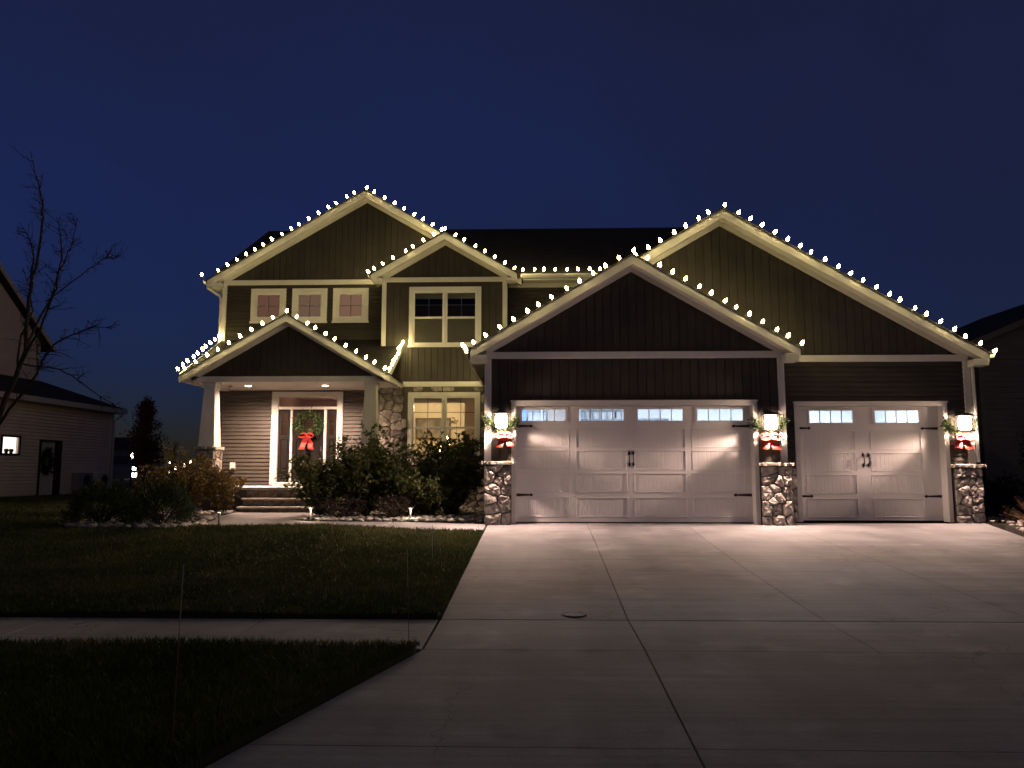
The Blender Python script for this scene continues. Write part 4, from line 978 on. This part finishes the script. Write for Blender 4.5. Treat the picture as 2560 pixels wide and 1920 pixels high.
def bed(name, poly, zf, nsingle, nrest, seed, band):
    """soil bed; stones nearest the viewer's side are single objects, the rest one mass"""
    mb = MB(); mb.prism([(x, y, zf(x, y)) for x, y in poly], (0, 0, -.25)); b = struct(mb.build(name, 'soil'))
    rnd = random.Random(seed); xs = [p[0] for p in poly]; ys = [p[1] for p in poly]; placed = []
    def pick(front):
        for _ in range(400):
            p = (rnd.uniform(min(xs), max(xs)), rnd.uniform(min(ys), max(ys)))
            if inside(p, poly) and (not front or band(p)): return p
        return None
    k = 0; tries = 0
    while k < nsingle and tries < nsingle*30:
        tries += 1; p = pick(True); r = rnd.uniform(.055, .105)
        if p is None: break
        if any((p[0]-q[0])**2+(p[1]-q[1])**2 < ((r+q[2])*.72)**2 for q in placed): continue
        placed.append((p[0], p[1], r)); o = bpy.data.objects.new('stone', rnd.choice(ROCKS)); COL.objects.link(o); o.parent = b
        o.location = (p[0], p[1], zf(*p)+r*.25); o.rotation_euler = (rnd.uniform(-.3, .3), rnd.uniform(-.3, .3), rnd.uniform(0, 6.28)); o.scale = (r*rnd.uniform(.9, 1.3), r, r*rnd.uniform(.7, 1)); k += 1
    V = []; F = []; base = 0; src = [(np.array([v.co for v in me.vertices]), [tuple(f.vertices) for f in me.polygons]) for me in ROCKS]
    for _ in range(nrest):
        p = pick(False)
        if p is None: continue
        r = rnd.uniform(.035, .07); v, f = rnd.choice(src); a = rnd.uniform(0, 6.28); c, s_ = math.cos(a), math.sin(a)
        w = v*r; w = np.stack([w[:, 0]*c-w[:, 1]*s_+p[0], w[:, 0]*s_+w[:, 1]*c+p[1], w[:, 2]+zf(*p)+r*.05], 1)
        V += [tuple(x) for x in w]; F += [tuple(i+base for i in q) for q in f]; base += len(v)
    me = bpy.data.meshes.new('gravel'); me.from_pydata(V, [], F); me.materials.append(MATS['rock']); me.polygons.foreach_set('use_smooth', [True]*len(F))
    g = bpy.data.objects.new('gravel', me); COL.objects.link(g); g.parent = b; g['kind'] = 'stuff'
    return b
bz = lambda x, y: .04+max(0, y-15)*.012
PR = [(-4.6, 16.0), (-3.6, 15.94), (-1.02, 15.94), (-1.02, 20.85), (-4.15, 20.85), (-4.45, 19.0), (-4.45, 18.5), (-4.72, 18.5), (-4.95, 17.0), (-5.0, 16.35)]
bed('planting_bed', PR, bz, 120, 500, 3, lambda p: p[1] < 16.9)
PL = [(-9.38, 15.35), (-8.6, 14.1), (-6.75, 14.0), (-6.2, 14.55), (-6.65, 15.4), (-6.8, 16.3), (-7.1, 17.2), (-7.2, 18.9), (-9.38, 18.9)]
bed('planting_bed', PL, bz, 130, 450, 4, lambda p: p[1] < 15.4 or p[0] > -7.35)
PE = [(9.42, 15.9), (9.3, 15.6), (8.35, 12.6), (7.9, 10.8), (10.2, 10.8), (10.25, 24), (9.42, 24)]
bed('planting_bed', PE, lambda x, y: zc(y)+.03, 50, 380, 5, lambda p: p[1] > 11.5 and p[1] < 16.5 and p[0] < 9.9)

# ------------------------------------------------------------------ plants
def branch_paths(n, h, r, rnd, base_r=.12, lean=1.3, wob=.06, up0=.75):
    out = []
    for i in range(n):
        a = rnd.uniform(0, 2*math.pi); rr = r*math.sqrt(rnd.uniform(.02, 1)); hh = h*rnd.uniform(up0, 1.0)*(1-.35*(rr/r)**2)
        b = Vector((math.cos(a)*base_r*rnd.random(), math.sin(a)*base_r*rnd.random(), 0)); p = []
        for k in range(7):
            t = k/6; p.append(b+Vector((math.cos(a)*rr*t**lean+rnd.uniform(-wob, wob)*t, math.sin(a)*rr*t**lean+rnd.uniform(-wob, wob)*t, hh*t)))
        out.append(p)
    return out
def shrub(name, label, cat, loc, h, r, m, nb=40, twigs=9, lpt=9, size=.06, group=None, seed=1, low=.18, width=.55, sx=1.0, tl=.22, up0=.7):
    rnd = random.Random(seed); t = thing(name, label, cat, loc, group); paths = branch_paths(nb, h, r, rnd, up0=up0); st = MB(); P = []; D = []; T = []
    for p in paths:
        p = [Vector((q.x*sx, q.y, q.z)) for q in p]
        st.tube([q-Vector((0, 0, .05)) if k == 0 else q for k, q in enumerate(p)], .011, .003, n=4, cap=False)
        for j in range(twigs):
            u = low+(1-low)*math.sqrt(rnd.random()); f = u*6; k = min(5, int(f)); q = p[k].lerp(p[k+1], f-k)
            d = Vector((rnd.gauss(0, 1), rnd.gauss(0, 1), rnd.gauss(.35, .6))).normalized(); L = tl*rnd.uniform(.5, 1.2); tone = rnd.random()
            st.tube([q, q+d*L*.5+Vector((0, 0, .01)), q+d*L], .004, .0015, n=3, cap=False)
            for i in range(lpt):
                s = rnd.uniform(.15, 1.05); P.append(q+d*L*s); D.append(d*.5+Vector((rnd.gauss(0, .7), rnd.gauss(0, .7), rnd.gauss(.05, .6)))); T.append(min(1, max(0, tone*.6+rnd.random()*.45)))
    st.build('stems', 'bark', t, local=True)
    me = leaves_mesh('foliage', np.array(P), np.array(D), size, width, tone=np.array(T)); link('foliage', me, m, t, local=True)
    return t
GB = 'tall leafy shrubs before the bay window'
shrub('tall_shrub', 'leafy green shrub spilling over the porch steps before the front door', 'shrub', (-4.85, 17.55, .06), 1.45, .9, 'leaf_green', 54, 16, 10, .066, None, 1, low=.03)
shrub('tall_shrub', 'tall leafy green shrub hiding the foot of the inner porch column', 'shrub', (-3.85, 17.5, .06), 2.15, .95, 'leaf_green', 62, 18, 10, .066, None, 2, up0=.6, low=.02)
shrub('tall_shrub', 'tall leafy green shrub before the lit bay window', 'shrub', (-2.85, 17.6, .06), 1.9, .85, 'leaf_green', 46, 16, 9, .066, None, 3, up0=.5, low=.02)
shrub('tall_shrub', 'tall leafy green shrub against the garage corner beside the bay window', 'shrub', (-1.88, 17.6, .06), 2.3, .82, 'leaf_green', 58, 19, 10, .066, None, 4, up0=.55, low=.02)
shrub('tall_shrub', 'shorter leafy shrub filling the foot of the bed under the bay window', 'shrub', (-2.35, 17.15, .06), 1.15, .75, 'leaf_green', 46, 15, 10, .06, None, 17, low=.02)
shrub('low_shrub', 'low dark burgundy shrub in the rocks beside the steps', 'shrub', (-4.1, 16.55, .05), .5, .5, 'leaf_burgundy', 34, 7, 9, .04, None, 5, low=.05, tl=.14)
shrub('low_shrub', 'low dark burgundy shrub in the rocks under the bay window', 'shrub', (-2.95, 16.5, .05), .55, .5, 'leaf_burgundy', 34, 7, 9, .04, None, 6, low=.05, tl=.14)
shrub('autumn_shrub', 'yellow brown shrub in front of the stone column base', 'shrub', (-7.75, 17.0, .06), 1.55, .85, 'leaf_autumn', 52, 13, 9, .058, None, 7, low=.05)
shrub('autumn_shrub', 'yellow brown shrub at the left edge of the porch steps', 'shrub', (-7.2, 17.6, .06), 1.25, .6, 'leaf_autumn', 32, 9, 9, .055, None, 8)
shrub('autumn_shrub', 'sparse brown shrub at the outer corner of the porch bed', 'shrub', (-8.7, 17.4, .06), 1.15, .6, 'leaf_autumn', 30, 7, 7, .05, None, 9)
def mound(label, loc, h, r, seed):
    """low dense conifer: needle sprays on short upright twigs"""
    rnd = random.Random(seed); t = thing('dwarf_conifer', label, 'shrub', loc); n = 5200
    th = RNG.uniform(0, 2*np.pi, n); ph = np.arccos(RNG.uniform(0.02, 1, n)); rad = RNG.uniform(.55, 1, n)**.5
    lump = 1+.14*np.sin(th*3+seed)+.12*np.sin(th*5+ph*4)
    P = np.stack([r*np.sin(ph)*np.cos(th)*rad*lump, r*np.sin(ph)*np.sin(th)*rad*lump, h*np.cos(ph)*rad*lump+.02], 1)
    D = P*np.array([1/r, 1/r, 1.4/h])+RNG.normal(size=(n, 3))*.5+np.array([0, 0, .4])
    link('foliage', leaves_mesh('foliage', P, D, .09, .16, tone=RNG.uniform(0, 1, n)), 'needle', t, local=True)
    st = MB()
    for i in range(14):
        a = rnd.uniform(0, 6.28); st.tube([(0, 0, -.05), (r*.4*math.cos(a), r*.4*math.sin(a), h*.3), (r*.75*math.cos(a), r*.75*math.sin(a), h*rnd.uniform(.4, .7))], .02, .006, n=5, cap=False)
    st.build('stems', 'bark', t, local=True)
mound('dark rounded dwarf conifer at the outer tip of the rock bed', (-8.45, 15.0, .05), .72, .62, 1)
mound('dark rounded dwarf conifer in the rock bed nearer the walk', (-7.15, 14.75, .05), .74, .58, 2)
# columnar red tree in the side yard
def crown_tree(name, label, loc, h, r, m, trunk_h, seed, n=9000, size=.09, shape='col'):
    rnd = random.Random(seed); t = thing(name, label, 'tree', loc); tr = MB()
    tr.tube([(0, 0, -.1), (.02, 0, h*.3), (-.02, .01, h*.65), (0, 0, h*.97)], .06, .01, n=7); P = []; D = []; T = []
    nb_ = 70
    for i in range(nb_):
        z = trunk_h+(h-trunk_h)*(i+.5)/nb_*.96; u = (z-trunk_h)/(h-trunk_h); prof = (math.sin(math.pi*min(1, u*.85+.18))**.8)*(1-u*.45); a = rnd.uniform(0, 6.28); L = r*prof*rnd.uniform(.55, 1.15)
        e = Vector((math.cos(a)*L, math.sin(a)*L, z+L*.9)); b = Vector((0, 0, z)); tr.tube([b, b.lerp(e, .5)+Vector((0, 0, -.04)), e], .014, .004, n=4, cap=False); tone = rnd.random()
        for k in range(n//nb_):
            s = rnd.uniform(.15, 1.05); P.append(b.lerp(e, s)+Vector((rnd.gauss(0, .11), rnd.gauss(0, .11), rnd.gauss(0, .12)))); D.append(Vector((rnd.gauss(0, 1), rnd.gauss(0, 1), rnd.gauss(0, 1)))); T.append(min(1, max(0, .55*tone+.45*rnd.random())))
    tr.build('trunk', 'bark', t, local=True)
    link('crown', leaves_mesh('crown', np.array(P), np.array(D), size, .6, tone=np.array(T)), m, t, local=True)
crown_tree('columnar_tree', 'narrow rust leaved tree standing alone in the side yard', (-18.0, 35.2, 0.05), 4.3, .95, 'leaf_rust', .75, 11)
crown_tree('arborvitae', 'narrow yellowing evergreen at the corner of the dark neighbouring house', (12.95, 19.9, .0), 2.75, .55, 'hedge_yellow', .25, 12, n=7000, size=.07)
shrub('boxwood', 'dark rounded shrub in the bed beyond the stone pillar', 'shrub', (11.2, 19.0, 0), 1.05, .8, 'needle', 50, 9, 9, .05, None, 15, low=.05)
shrub('boxwood', 'dark rounded shrub behind the dry grass clump', 'shrub', (10.55, 15.9, 0), .75, .55, 'needle', 40, 9, 9, .045, None, 16, low=.05)
# dry ornamental grass
og = thing('ornamental_grass', 'clump of dry tan ornamental grass in the rock bed', 'grass clump', (8.95, 13.9, zc(13.9)+.03))
n = 420; a = RNG.uniform(0, 2*np.pi, n); tilt = RNG.uniform(0, 1, n)**.7*.95; L = RNG.uniform(.35, .85, n)
V = []; 
for i in range(n):
    d = np.array([math.cos(a[i])*math.sin(tilt[i]), math.sin(a[i])*math.sin(tilt[i]), math.cos(tilt[i])]); s = np.array([-math.sin(a[i]), math.cos(a[i]), 0])*.006; b = np.array([math.cos(a[i]), math.sin(a[i]), 0])*RNG.uniform(0, .1)
    m1 = b+d*L[i]*.6; e = b+d*L[i]+np.array([math.cos(a[i])*.08, math.sin(a[i])*.08, -.10*tilt[i]])
    V += [b-s, b+s, m1+s*1.2, m1-s*1.2, m1-s*1.2, m1+s*1.2, e+s*.5, e-s*.5]
V = np.array(V); F = np.arange(len(V)).reshape(-1, 4)
link('blades', numpy_mesh('blades', V, F, np.repeat(RNG.uniform(0, 1, n), 8)), 'straw', og, local=True)
# lawn blades
def blades(name, xr, yr_, n, zfun, ok, h, label=None):
    y = yr_[0]*(yr_[1]/yr_[0])**RNG.uniform(0, 1, n); x = RNG.uniform(xr[0], xr[1], n)
    k = np.array([ok(p, q) for p, q in zip(x, y)]); x, y = x[k], y[k]; n = len(x)
    z = np.array([zfun(p, q) for p, q in zip(x, y)]); a = RNG.uniform(0, 2*np.pi, n); hh = h*RNG.uniform(.5, 1.25, n); w = .0028+.00035*y
    lean = RNG.normal(0, .45, (n, 2))*hh[:, None]
    b0 = np.stack([x-np.cos(a)*w, y-np.sin(a)*w, z-.005], 1); b1 = np.stack([x+np.cos(a)*w, y+np.sin(a)*w, z-.005], 1); tp = np.stack([x+lean[:, 0], y+lean[:, 1], z+hh], 1)
    V = np.stack([b0, b1, tp], 1).reshape(-1, 3); pt = np.array([mnoise.noise(Vector((p*.9, q*.9, 0)))+.5*mnoise.noise(Vector((p*4, q*4, 3))) for p, q in zip(x, y)]); tone = np.clip(.5+.75*pt+RNG.normal(0, .22, n), 0, 1); tp[:, 2] += .022*pt
    me = numpy_mesh(name, V, np.arange(n*3).reshape(n, 3), np.repeat(tone, 3)); return struct(link(name, me, 'grass'), 'stuff')
vis = lambda x, y: x > -.78*y-.6
blades('grass_front', (-11.5, -.94), (7.97, 15.2), 160000, lawn_z, lambda x, y: vis(x, y) and (x > XS[-1] and 7.985 < y < far_edge(x)+.03 or x <= XS[-1]), .05)
blades('grass_verge', (-6.2, -.97), (3.6, 6.79), 95000, lawn_z, lambda x, y: vis(x, y) and (x < -2.48 or y > lerp(2.75, 6.7, (x+2.54)/1.55)), .05)
blades('grass_side', (-20, -9.45), (14.5, 36), 60000, lawn_z, lambda x, y: vis(x, y) and x < XS[-1] and not (x < -18.2 and y > 19) and not inside((x, y), PL), .06)

# bare tree at the left: trunk outside the frame, limbs reaching in
bt = thing('bare_tree', 'leafless young tree with dark spreading branches on the left lawn', 'tree', (-8.05, 11.0, lawn_z(-8.05, 11)-.02))
tb = MB(); tw = MB(); rnd = random.Random(21); limb_pts = []
def limb(pts, r0, r1, twn=10, tl=.28):
    P = [Vector(p) for p in pts]; Q = []
    for i in range(len(P)-1):
        for k in range(3): Q.append(P[i].lerp(P[i+1], k/3)+Vector((rnd.uniform(-.015, .015), rnd.uniform(-.015, .015), rnd.uniform(-.015, .015))))
    Q.append(P[-1]); tb.tube(Q, r0*.8, r1*.8, n=7)
    for j in range(int(twn*1.7)):
        i = rnd.randrange(len(Q)//4, len(Q)-1); q = Q[i]; d = ((Q[i+1]-q).normalized()*.7+Vector((rnd.gauss(0, .7), rnd.gauss(0, .7), rnd.gauss(.15, .5)))).normalized(); L = tl*rnd.uniform(.3, 1.2)
        m_ = q+d*L*.5+Vector((rnd.gauss(0, .03), rnd.gauss(0, .03), rnd.gauss(0, .03))); e = q+d*L; tw.tube([q, m_, e], .006, .002, n=4, cap=False)
        for _ in range(2):
            s = q.lerp(e, rnd.uniform(.4, .95)); tw.tube([s, s+Vector((rnd.gauss(0, .06), rnd.gauss(0, .06), rnd.gauss(.02, .06)))], .0035, .002, n=3, cap=False)
BP = [(-8.05, 11.0, -.2), (-8.0, 11.0, .8), (-7.9, 11.0, 1.5)]
limb(BP, .085, .06, 0)
limb([(-7.9, 11, 1.5), (-7.68, 10.95, 2.15), (-7.5, 10.95, 2.62), (-7.46, 10.95, 2.9), (-7.42, 10.9, 3.6), (-7.36, 10.9, 4.07), (-7.32, 10.95, 4.75), (-7.39, 11, 5.05), (-7.49, 11, 5.4), (-7.66, 11.05, 5.92)], .05, .006, 26, .4)
limb([(-7.46, 10.95, 2.9), (-7.3, 11.2, 3.65), (-7.22, 11.3, 4.3), (-7.33, 11.4, 4.7), (-7.42, 11.4, 5.0)], .025, .005, 14, .32)
limb([(-7.52, 10.95, 2.6), (-7.1, 10.7, 3.08), (-6.87, 10.6, 3.55), (-6.76, 10.55, 3.9), (-6.58, 10.5, 4.28), (-6.53, 10.5, 4.68)], .026, .004, 18, .32)
limb([(-7.3, 11.1, 3.6), (-6.85, 11.2, 4.02), (-6.57, 11.3, 4.3), (-6.4, 11.35, 4.35)], .014, .004, 12, .25)
limb([(-7.95, 11, 1.3), (-7.66, 10.8, 1.72), (-7.3, 10.6, 2.05), (-6.95, 10.5, 2.42), (-6.87, 10.45, 2.62), (-6.69, 10.4, 2.82), (-6.4, 10.35, 2.96), (-6.1, 10.3, 3.06), (-5.8, 10.3, 3.02)], .032, .005, 26, .3)
limb([(-6.95, 10.5, 2.42), (-6.98, 10.5, 2.75), (-6.96, 10.5, 2.98)], .012, .005, 8, .22)
limb([(-7.5, 10.95, 2.62), (-7.15, 11.3, 2.6), (-6.98, 11.5, 2.47), (-6.5, 11.6, 2.1), (-6.35, 11.65, 1.9)], .018, .004, 10, .25)
limb([(-7.55, 10.95, 2.5), (-7.7, 11.2, 3.1), (-7.62, 11.3, 3.5), (-7.75, 11.35, 3.9), (-7.9, 11.4, 4.2)], .022, .005, 14, .3)
limb([(-7.42, 10.9, 3.6), (-7.45, 11.0, 4.2), (-7.6, 11.1, 4.55), (-7.85, 11.2, 4.85)], .02, .005, 12, .3)
tb.build('trunk', 'bark', bt); struct(tw.build('twigs', 'bark', bt), 'stuff')

# Christmas tree in the room
ct = thing('christmas_tree', 'lit Christmas tree standing behind the bay window', 'Christmas tree', (-2.50, 21.75, .3))
P = []; D = []; tr = MB().tube([(0, 0, 0), (0, 0, 1.9)], .03, .01, n=6); rnd = random.Random(5); bl = MB()
for i in range(260):
    u = rnd.random()**.7; z = .25+1.65*(1-u); r_ = .48*u; a = rnd.uniform(0, 6.28); e = Vector((r_*math.cos(a), r_*math.sin(a), z-.06)); b = Vector((0, 0, z+.04))
    tr.tube([b, e], .006, .002, n=3, cap=False)
    for k in range(14):
        s = rnd.uniform(.2, 1.05); P.append(b.lerp(e, s)); D.append((e-b).normalized()*.6+Vector((rnd.gauss(0, .5), rnd.gauss(0, .5), rnd.gauss(0, .5))))
tr.build('trunk', 'bark', ct, local=True)
link('foliage', leaves_mesh('foliage', np.array(P), np.array(D), .06, .2), 'needle', ct, local=True)
bs = MB().lathe([(.003, -.016), (.014, 0), (.003, .018)], 5); bsm = bpy.data.meshes.new('bulb'); bsm.from_pydata(bs.v, [], bs.f); bsm.materials.append(MATS['tree_bulb'])
for i in range(110):
    u = rnd.random()**.75; z = .25+1.65*(1-u); r_ = .5*u; a = rnd.uniform(math.pi*.9, math.pi*2.1)
    o = bpy.data.objects.new('bulb', bsm); COL.objects.link(o); o.parent = ct; o.location = (r_*math.cos(a), r_*math.sin(a), z-.03)

# ------------------------------------------------------------------ neighbouring houses
nh = thing('neighbour_house', 'beige sided neighbouring house with hip roofed wing beyond the bare tree', 'house', (-22, 26, 0))
NW = [(25.9, 26.95, 1.62, 2.28), (28.0, 29.35, 0, 2.22)]
def xwall(x, y0, y1, z0, z1, t, holes=()):
    m_ = wall_mb(y0, y1, z0, z1, 0, t, holes); m_.v = [(x-v[1], v[0], v[2]) for v in m_.v]; return m_
nw = part(xwall(-18.3, 20, 32.8, -.05, 3.75, .15, [(26.0, 26.85, 1.67, 2.23), (28.1, 28.95, .05, 2.15)]), 'side_wall', 'neighbour_siding', nh)
laps(nw, 20, 32.68, .1, 3.7, 18.3, NW, h=.125, m='neighbour_siding', axis='y')
part(MB().box(-26, -18.3, 32.65, 32.8, -.05, 3.75), 'back_wall', 'neighbour_siding', nh)
part(MB().box(-18.30, -18.2, 32.68, 32.82, 0, 3.7), 'corner_board', 'neighbour_trim', nh)
# hip roof of the wing
e0, e1, ey0, ey1, ez = -27, -17.85, 19.5, 33.2, 3.72
hp = MB(); hp.v = [(e1, ey0, ez), (e1, ey1, ez), (e0, ey1, ez), (e0, ey0, ez), (-22.4, ey0+4.5, ez+1.9), (-22.4, ey1-4.5, ez+1.9)]
hp.f = [(0, 1, 5, 4), (1, 2, 5), (2, 3, 4, 5), (3, 0, 4), (3, 2, 1, 0)]
part(hp, 'roof', 'shingle', nh)
part(MB().box(-17.85, -17.82, ey0, ey1, ez-.20, ez-.005), 'fascia', 'neighbour_trim', nh); part(MB().box(-18.3, -17.851, ey0, ey1, ez-.19, ez-.17), 'soffit', 'neighbour_trim', nh)
part(MB().box(e0, -17.851, ey1-.03, ey1, ez-.20, ez-.005), 'fascia', 'neighbour_trim', nh)
part(MB().tube([(-17.9, 33.0, 3.5), (-18.05, 32.85, 3.3), (-18.14, 32.75, 3.2), (-18.14, 32.75, .15)], .04, n=8), 'downspout', 'neighbour_trim', nh)
fr_ = wall_mb(25.92, 26.93, 1.60, 2.30, -.05, -.0, [(26.0, 26.85, 1.67, 2.23)]); fr_.v = [(-18.3-v[1], v[0], v[2]) for v in fr_.v]
nwin = part(fr_, 'window', 'black_iron', nh)
part(MB().box(-18.40, -18.38, 26.0, 26.85, 1.67, 2.23), 'lit_pane', 'window_lit', nwin)
for yy in (26.3, 26.55): part(MB().lathe([(.05, 0), (.06, .05), (.09, .12), (.04, .16)], 8, (-18.33, yy, 1.672)), 'sill_plant', 'needle', nwin)
fr_ = wall_mb(28.0, 29.35, 0, 2.22, -.05, 0, [(28.1, 28.95, 0.0, 2.15)]); fr_.v = [(-18.3-v[1], v[0], v[2]) for v in fr_.v]
part(fr_, 'door_frame', 'black_iron', nh)  # frame's broad far side is black: the door's shaded strip put into colour
nd = part(MB().box(-18.38, -18.34, 28.1, 28.95, .05, 2.15), 'side_door', 'neighbour_trim', nh)
part(MB().tube([(-18.33, 28.85, 1.0), (-18.26, 28.85, 1.0)], .03, n=8), 'door_knob', 'steel', nd)
w2 = thing('wreath', 'dark oval wreath hanging on the side door of the beige house', 'wreath', (-18.3, 28.5, 1.3))
ring = [(-18.30, 28.5+.22*math.cos(a), 1.42+.38*math.sin(a)) for a in np.linspace(0, 2*math.pi, 40)]
link('greenery', greens(ring, .06, 900, .1, 'needle'), 'needle', w2); MB().tube(ring, .05, n=6, cap=False).build('wire_ring', 'needle', w2)
for y0, z0, lab in ((30.1, .3, 'dark condenser unit mounted low on the beige wall beside the door'), (31.35, .3, 'pale condenser unit with round fan low on the beige wall by its corner')):
    t = thing('air_conditioner', lab, 'air conditioner', (-18.0, y0+.5, z0), 'condenser units on the beige wall')
    MB().bbox(y0, y0+.95, -.32, 0, z0, z0+.68, .02).build('case', 'ac_metal' if y0 < 31 else 'neighbour_trim', t)
    t.children[0].data.transform(Matrix(((0, -1, 0, -18.27), (1, 0, 0, 0), (0, 0, 1, 0), (0, 0, 0, 1))))
    f_ = MB().lathe([(.001, 0), (.24, 0), (.26, .02), (.24, .03), (.001, .03)], 18); f_.v = [(-17.97+v[2], y0+.55+v[0], z0+.34+v[1]) for v in f_.v]; f_.build('fan_grille', 'black_iron', t)
    MB().box(-18.27, -17.97, y0+.1, y0+.14, z0-.06, z0-.002).box(-18.27, -17.97, y0+.8, y0+.84, z0-.06, z0-.002).build('bracket', 'ac_metal', t)
# upper block with a gable towards the viewer's side
gx = -20.2
ug = part(MB().prism([(gx, 21.3, 3.0), (gx, 30.6, 3.0), (gx, 30.6, 6.25), (gx, 25.95, 9.6), (gx, 21.3, 6.25)], (-.2, 0, 0)), 'gable_wall', 'neighbour_siding', nh)
for sg in (-1, 1):
    yo = 25.95+sg*5.1; zo = 9.75-.72*5.1
    P0 = [(gx+.35, 25.95, 9.8), (gx+.35, yo, zo+.05), (gx+.35, yo, zo-.12), (gx+.35, 25.95, 9.62)]
    part(MB().prism(P0, (-10, 0, 0)), 'roof', 'shingle', nh)
    P1 = [(gx+.38, 25.95, 9.79), (gx+.38, yo, zo+.03), (gx+.38, yo, zo-.18), (gx+.38, 25.95, 9.56)]
    part(MB().prism(P1, (-.028, 0, 0)), 'rake_board', 'neighbour_trim', nh)
part(MB().box(-30, gx-.2, 30.4, 30.6, 3, 6.2), 'back_wall', 'neighbour_siding', nh); part(MB().box(-30, gx-.2, 21.3, 21.5, 3, 6.2), 'front_wall', 'neighbour_siding', nh)

rh = thing('neighbour_house', 'dark neighbouring house beyond the garage with an unlit gable', 'house', (18, 25, 0))
rc, rz = 18.6, 7.35
rzf = lambda x: rz-.42*abs(x-rc)-.16
rw = part(MB().prism([(12.85, 22.4, -.05), (24.3, 22.4, -.05), (24.3, 22.4, rzf(24.3)), (rc, 22.4, rzf(rc)), (12.85, 22.4, rzf(12.85))], (0, .2, 0)), 'front_wall', 'neighbour_dark', rh)
part(MB().box(12.85, 13.05, 22.6, 32, -.05, rzf(12.85)), 'side_wall', 'neighbour_dark', rh)
for sg in (-1, 1):
    xo = rc+sg*6.15; zo = rz-.42*6.15
    P0 = [(rc, 22.0, rz), (xo, 22.0, zo), (xo, 22.0, zo-.17), (rc, 22.0, rz-.17)]; part(MB().prism(P0, (0, 10, 0)), 'roof', 'shingle', rh)
    P1 = [(rc, 21.97, rz-.02), (xo, 21.97, zo-.02), (xo, 21.97, zo-.2), (rc, 21.97, rz-.2)]; part(MB().prism(P1, (0, .028, 0)), 'rake_board', 'neighbour_dark', rh)
for k in range(28): part(MB().box(12.88, 24.2, 22.378-.004*(k % 2), 22.398, .1+k*.16, .1+k*.16+.15), 'clapboard', 'neighbour_dark', rw)
part(MB().bbox(12.80, 12.94, 22.34, 22.372, 0, 4.7), 'corner_board', 'neighbour_dark', rh)

# ------------------------------------------------------------------ distance: lamps, house, bare tree
def lamp_post(x, y, h, lab, m='far_glow', r=.16):
    t = thing('lamp_post', lab, 'lamp', (x, y, .05), 'lamp posts along the far street')
    MB().tube([(0, 0, -.1), (0, 0, h-.2)], .05, .04, n=6).build('pole', 'black_iron', t, local=True)
    MB().lathe([(.04, h-.22), (r*.9, h-.2), (r, h-.05), (r*.7, h+.08), (.02, h+.14)], 8).build('lamp_head', m, t, True, local=True)
for (px_, py_, Y, m, r, lab) in ((320, 1138, 47, 'far_glow', .13, 'nearest lamp post beyond the beige house corner'), (470, 1154, 60, 'far_glow', .14, 'white lamp post beyond the autumn shrubs, brightest of its row'), (455, 1163, 70, 'far_glow', .12, 'smaller lamp post in the row beyond the autumn shrubs'), (432, 1168, 64, 'far_glow', .17, 'broad lamp beyond the rust tree, largest of the row'), (416, 1179, 80, 'far_glow', .1, 'low faint lamp next to the rust tree'), (391, 1181, 90, 'far_glow', .1, 'small far lamp seen past the rust tree'), (375, 1182, 90, 'far_glow', .09, 'tiny far lamp seen through the rust tree'), (417, 1155, 90, 'far_glow', .07, 'tiny high lamp above the row beyond the rust tree')):
    r *= .55; X = (px_-1335)*Y/1923; z = (1175-py_)*Y/1923+1.09-.05
    lamp_post(X, Y, z, lab, m, r)
def far_house(x0, x1, y, h, rise, lab, wins):
    t = thing('far_house', lab, 'house', ((x0+x1)/2, y, 0)); part(MB().box(x0, x1, y, y+8, -.05, h), 'wall', 'far_wall', t)
    part(MB().prism([(x0-.4, y-.4, h), (x0-.4, y+8.4, h), (x0-.4, y+4, h+rise)], (x1-x0+.8, 0, 0)), 'roof', 'shingle', t)
    for (a, b, c, d, m) in wins:
        w_ = part(wall_mb(a-.08, b+.08, c-.08, d+.08, y-.06, y-.001, [(a, b, c, d)]), 'window', 'neighbour_trim', t); part(MB().box(a, b, y-.03, y-.002, c, d), 'pane', m, w_)
far_house(-62, -49.3, 92, 3.6, 1.6, 'dark house across the far street, half hidden by the beige house', [(-53.5, -52.6, 1.3, 2.3, 'glass_dark')])
far_house(-49.0, -43.5, 84, 1.9, .8, 'low dark shed across the far street with two lit windows', [(-44.25, -43.75, 1.05, 1.45, 'far_glow_blue'), (-44.2, -43.7, .35, .80, 'far_glow')])
far_house(-42, -31, 120, 2.6, 1.6, 'low far house beyond the row of lamps', [(-39, -38, 1, 1.9, 'glass_dark')])
ft = thing('far_tree', 'small leafless tree beyond the row of far lamps', 'tree', (-30.2, 64, 0)); fb = MB(); rnd = random.Random(9)
fb.tube([(0, 0, -.1), (.05, 0, 1.5), (0, 0, 3.6)], .07, .015, n=6)
for i in range(34):
    z = rnd.uniform(.9, 3.2); a = rnd.uniform(0, 6.28); L = rnd.uniform(.5, 1.1)*(1-.18*z); fb.tube([(0, 0, z), (math.cos(a)*L*.5, math.sin(a)*L*.5, z+L*.6), (math.cos(a)*L*.8, math.sin(a)*L*.8, z+L*1.25)], .02, .006, n=4, cap=False)
fb.build('branches', 'bark', ft, local=True)
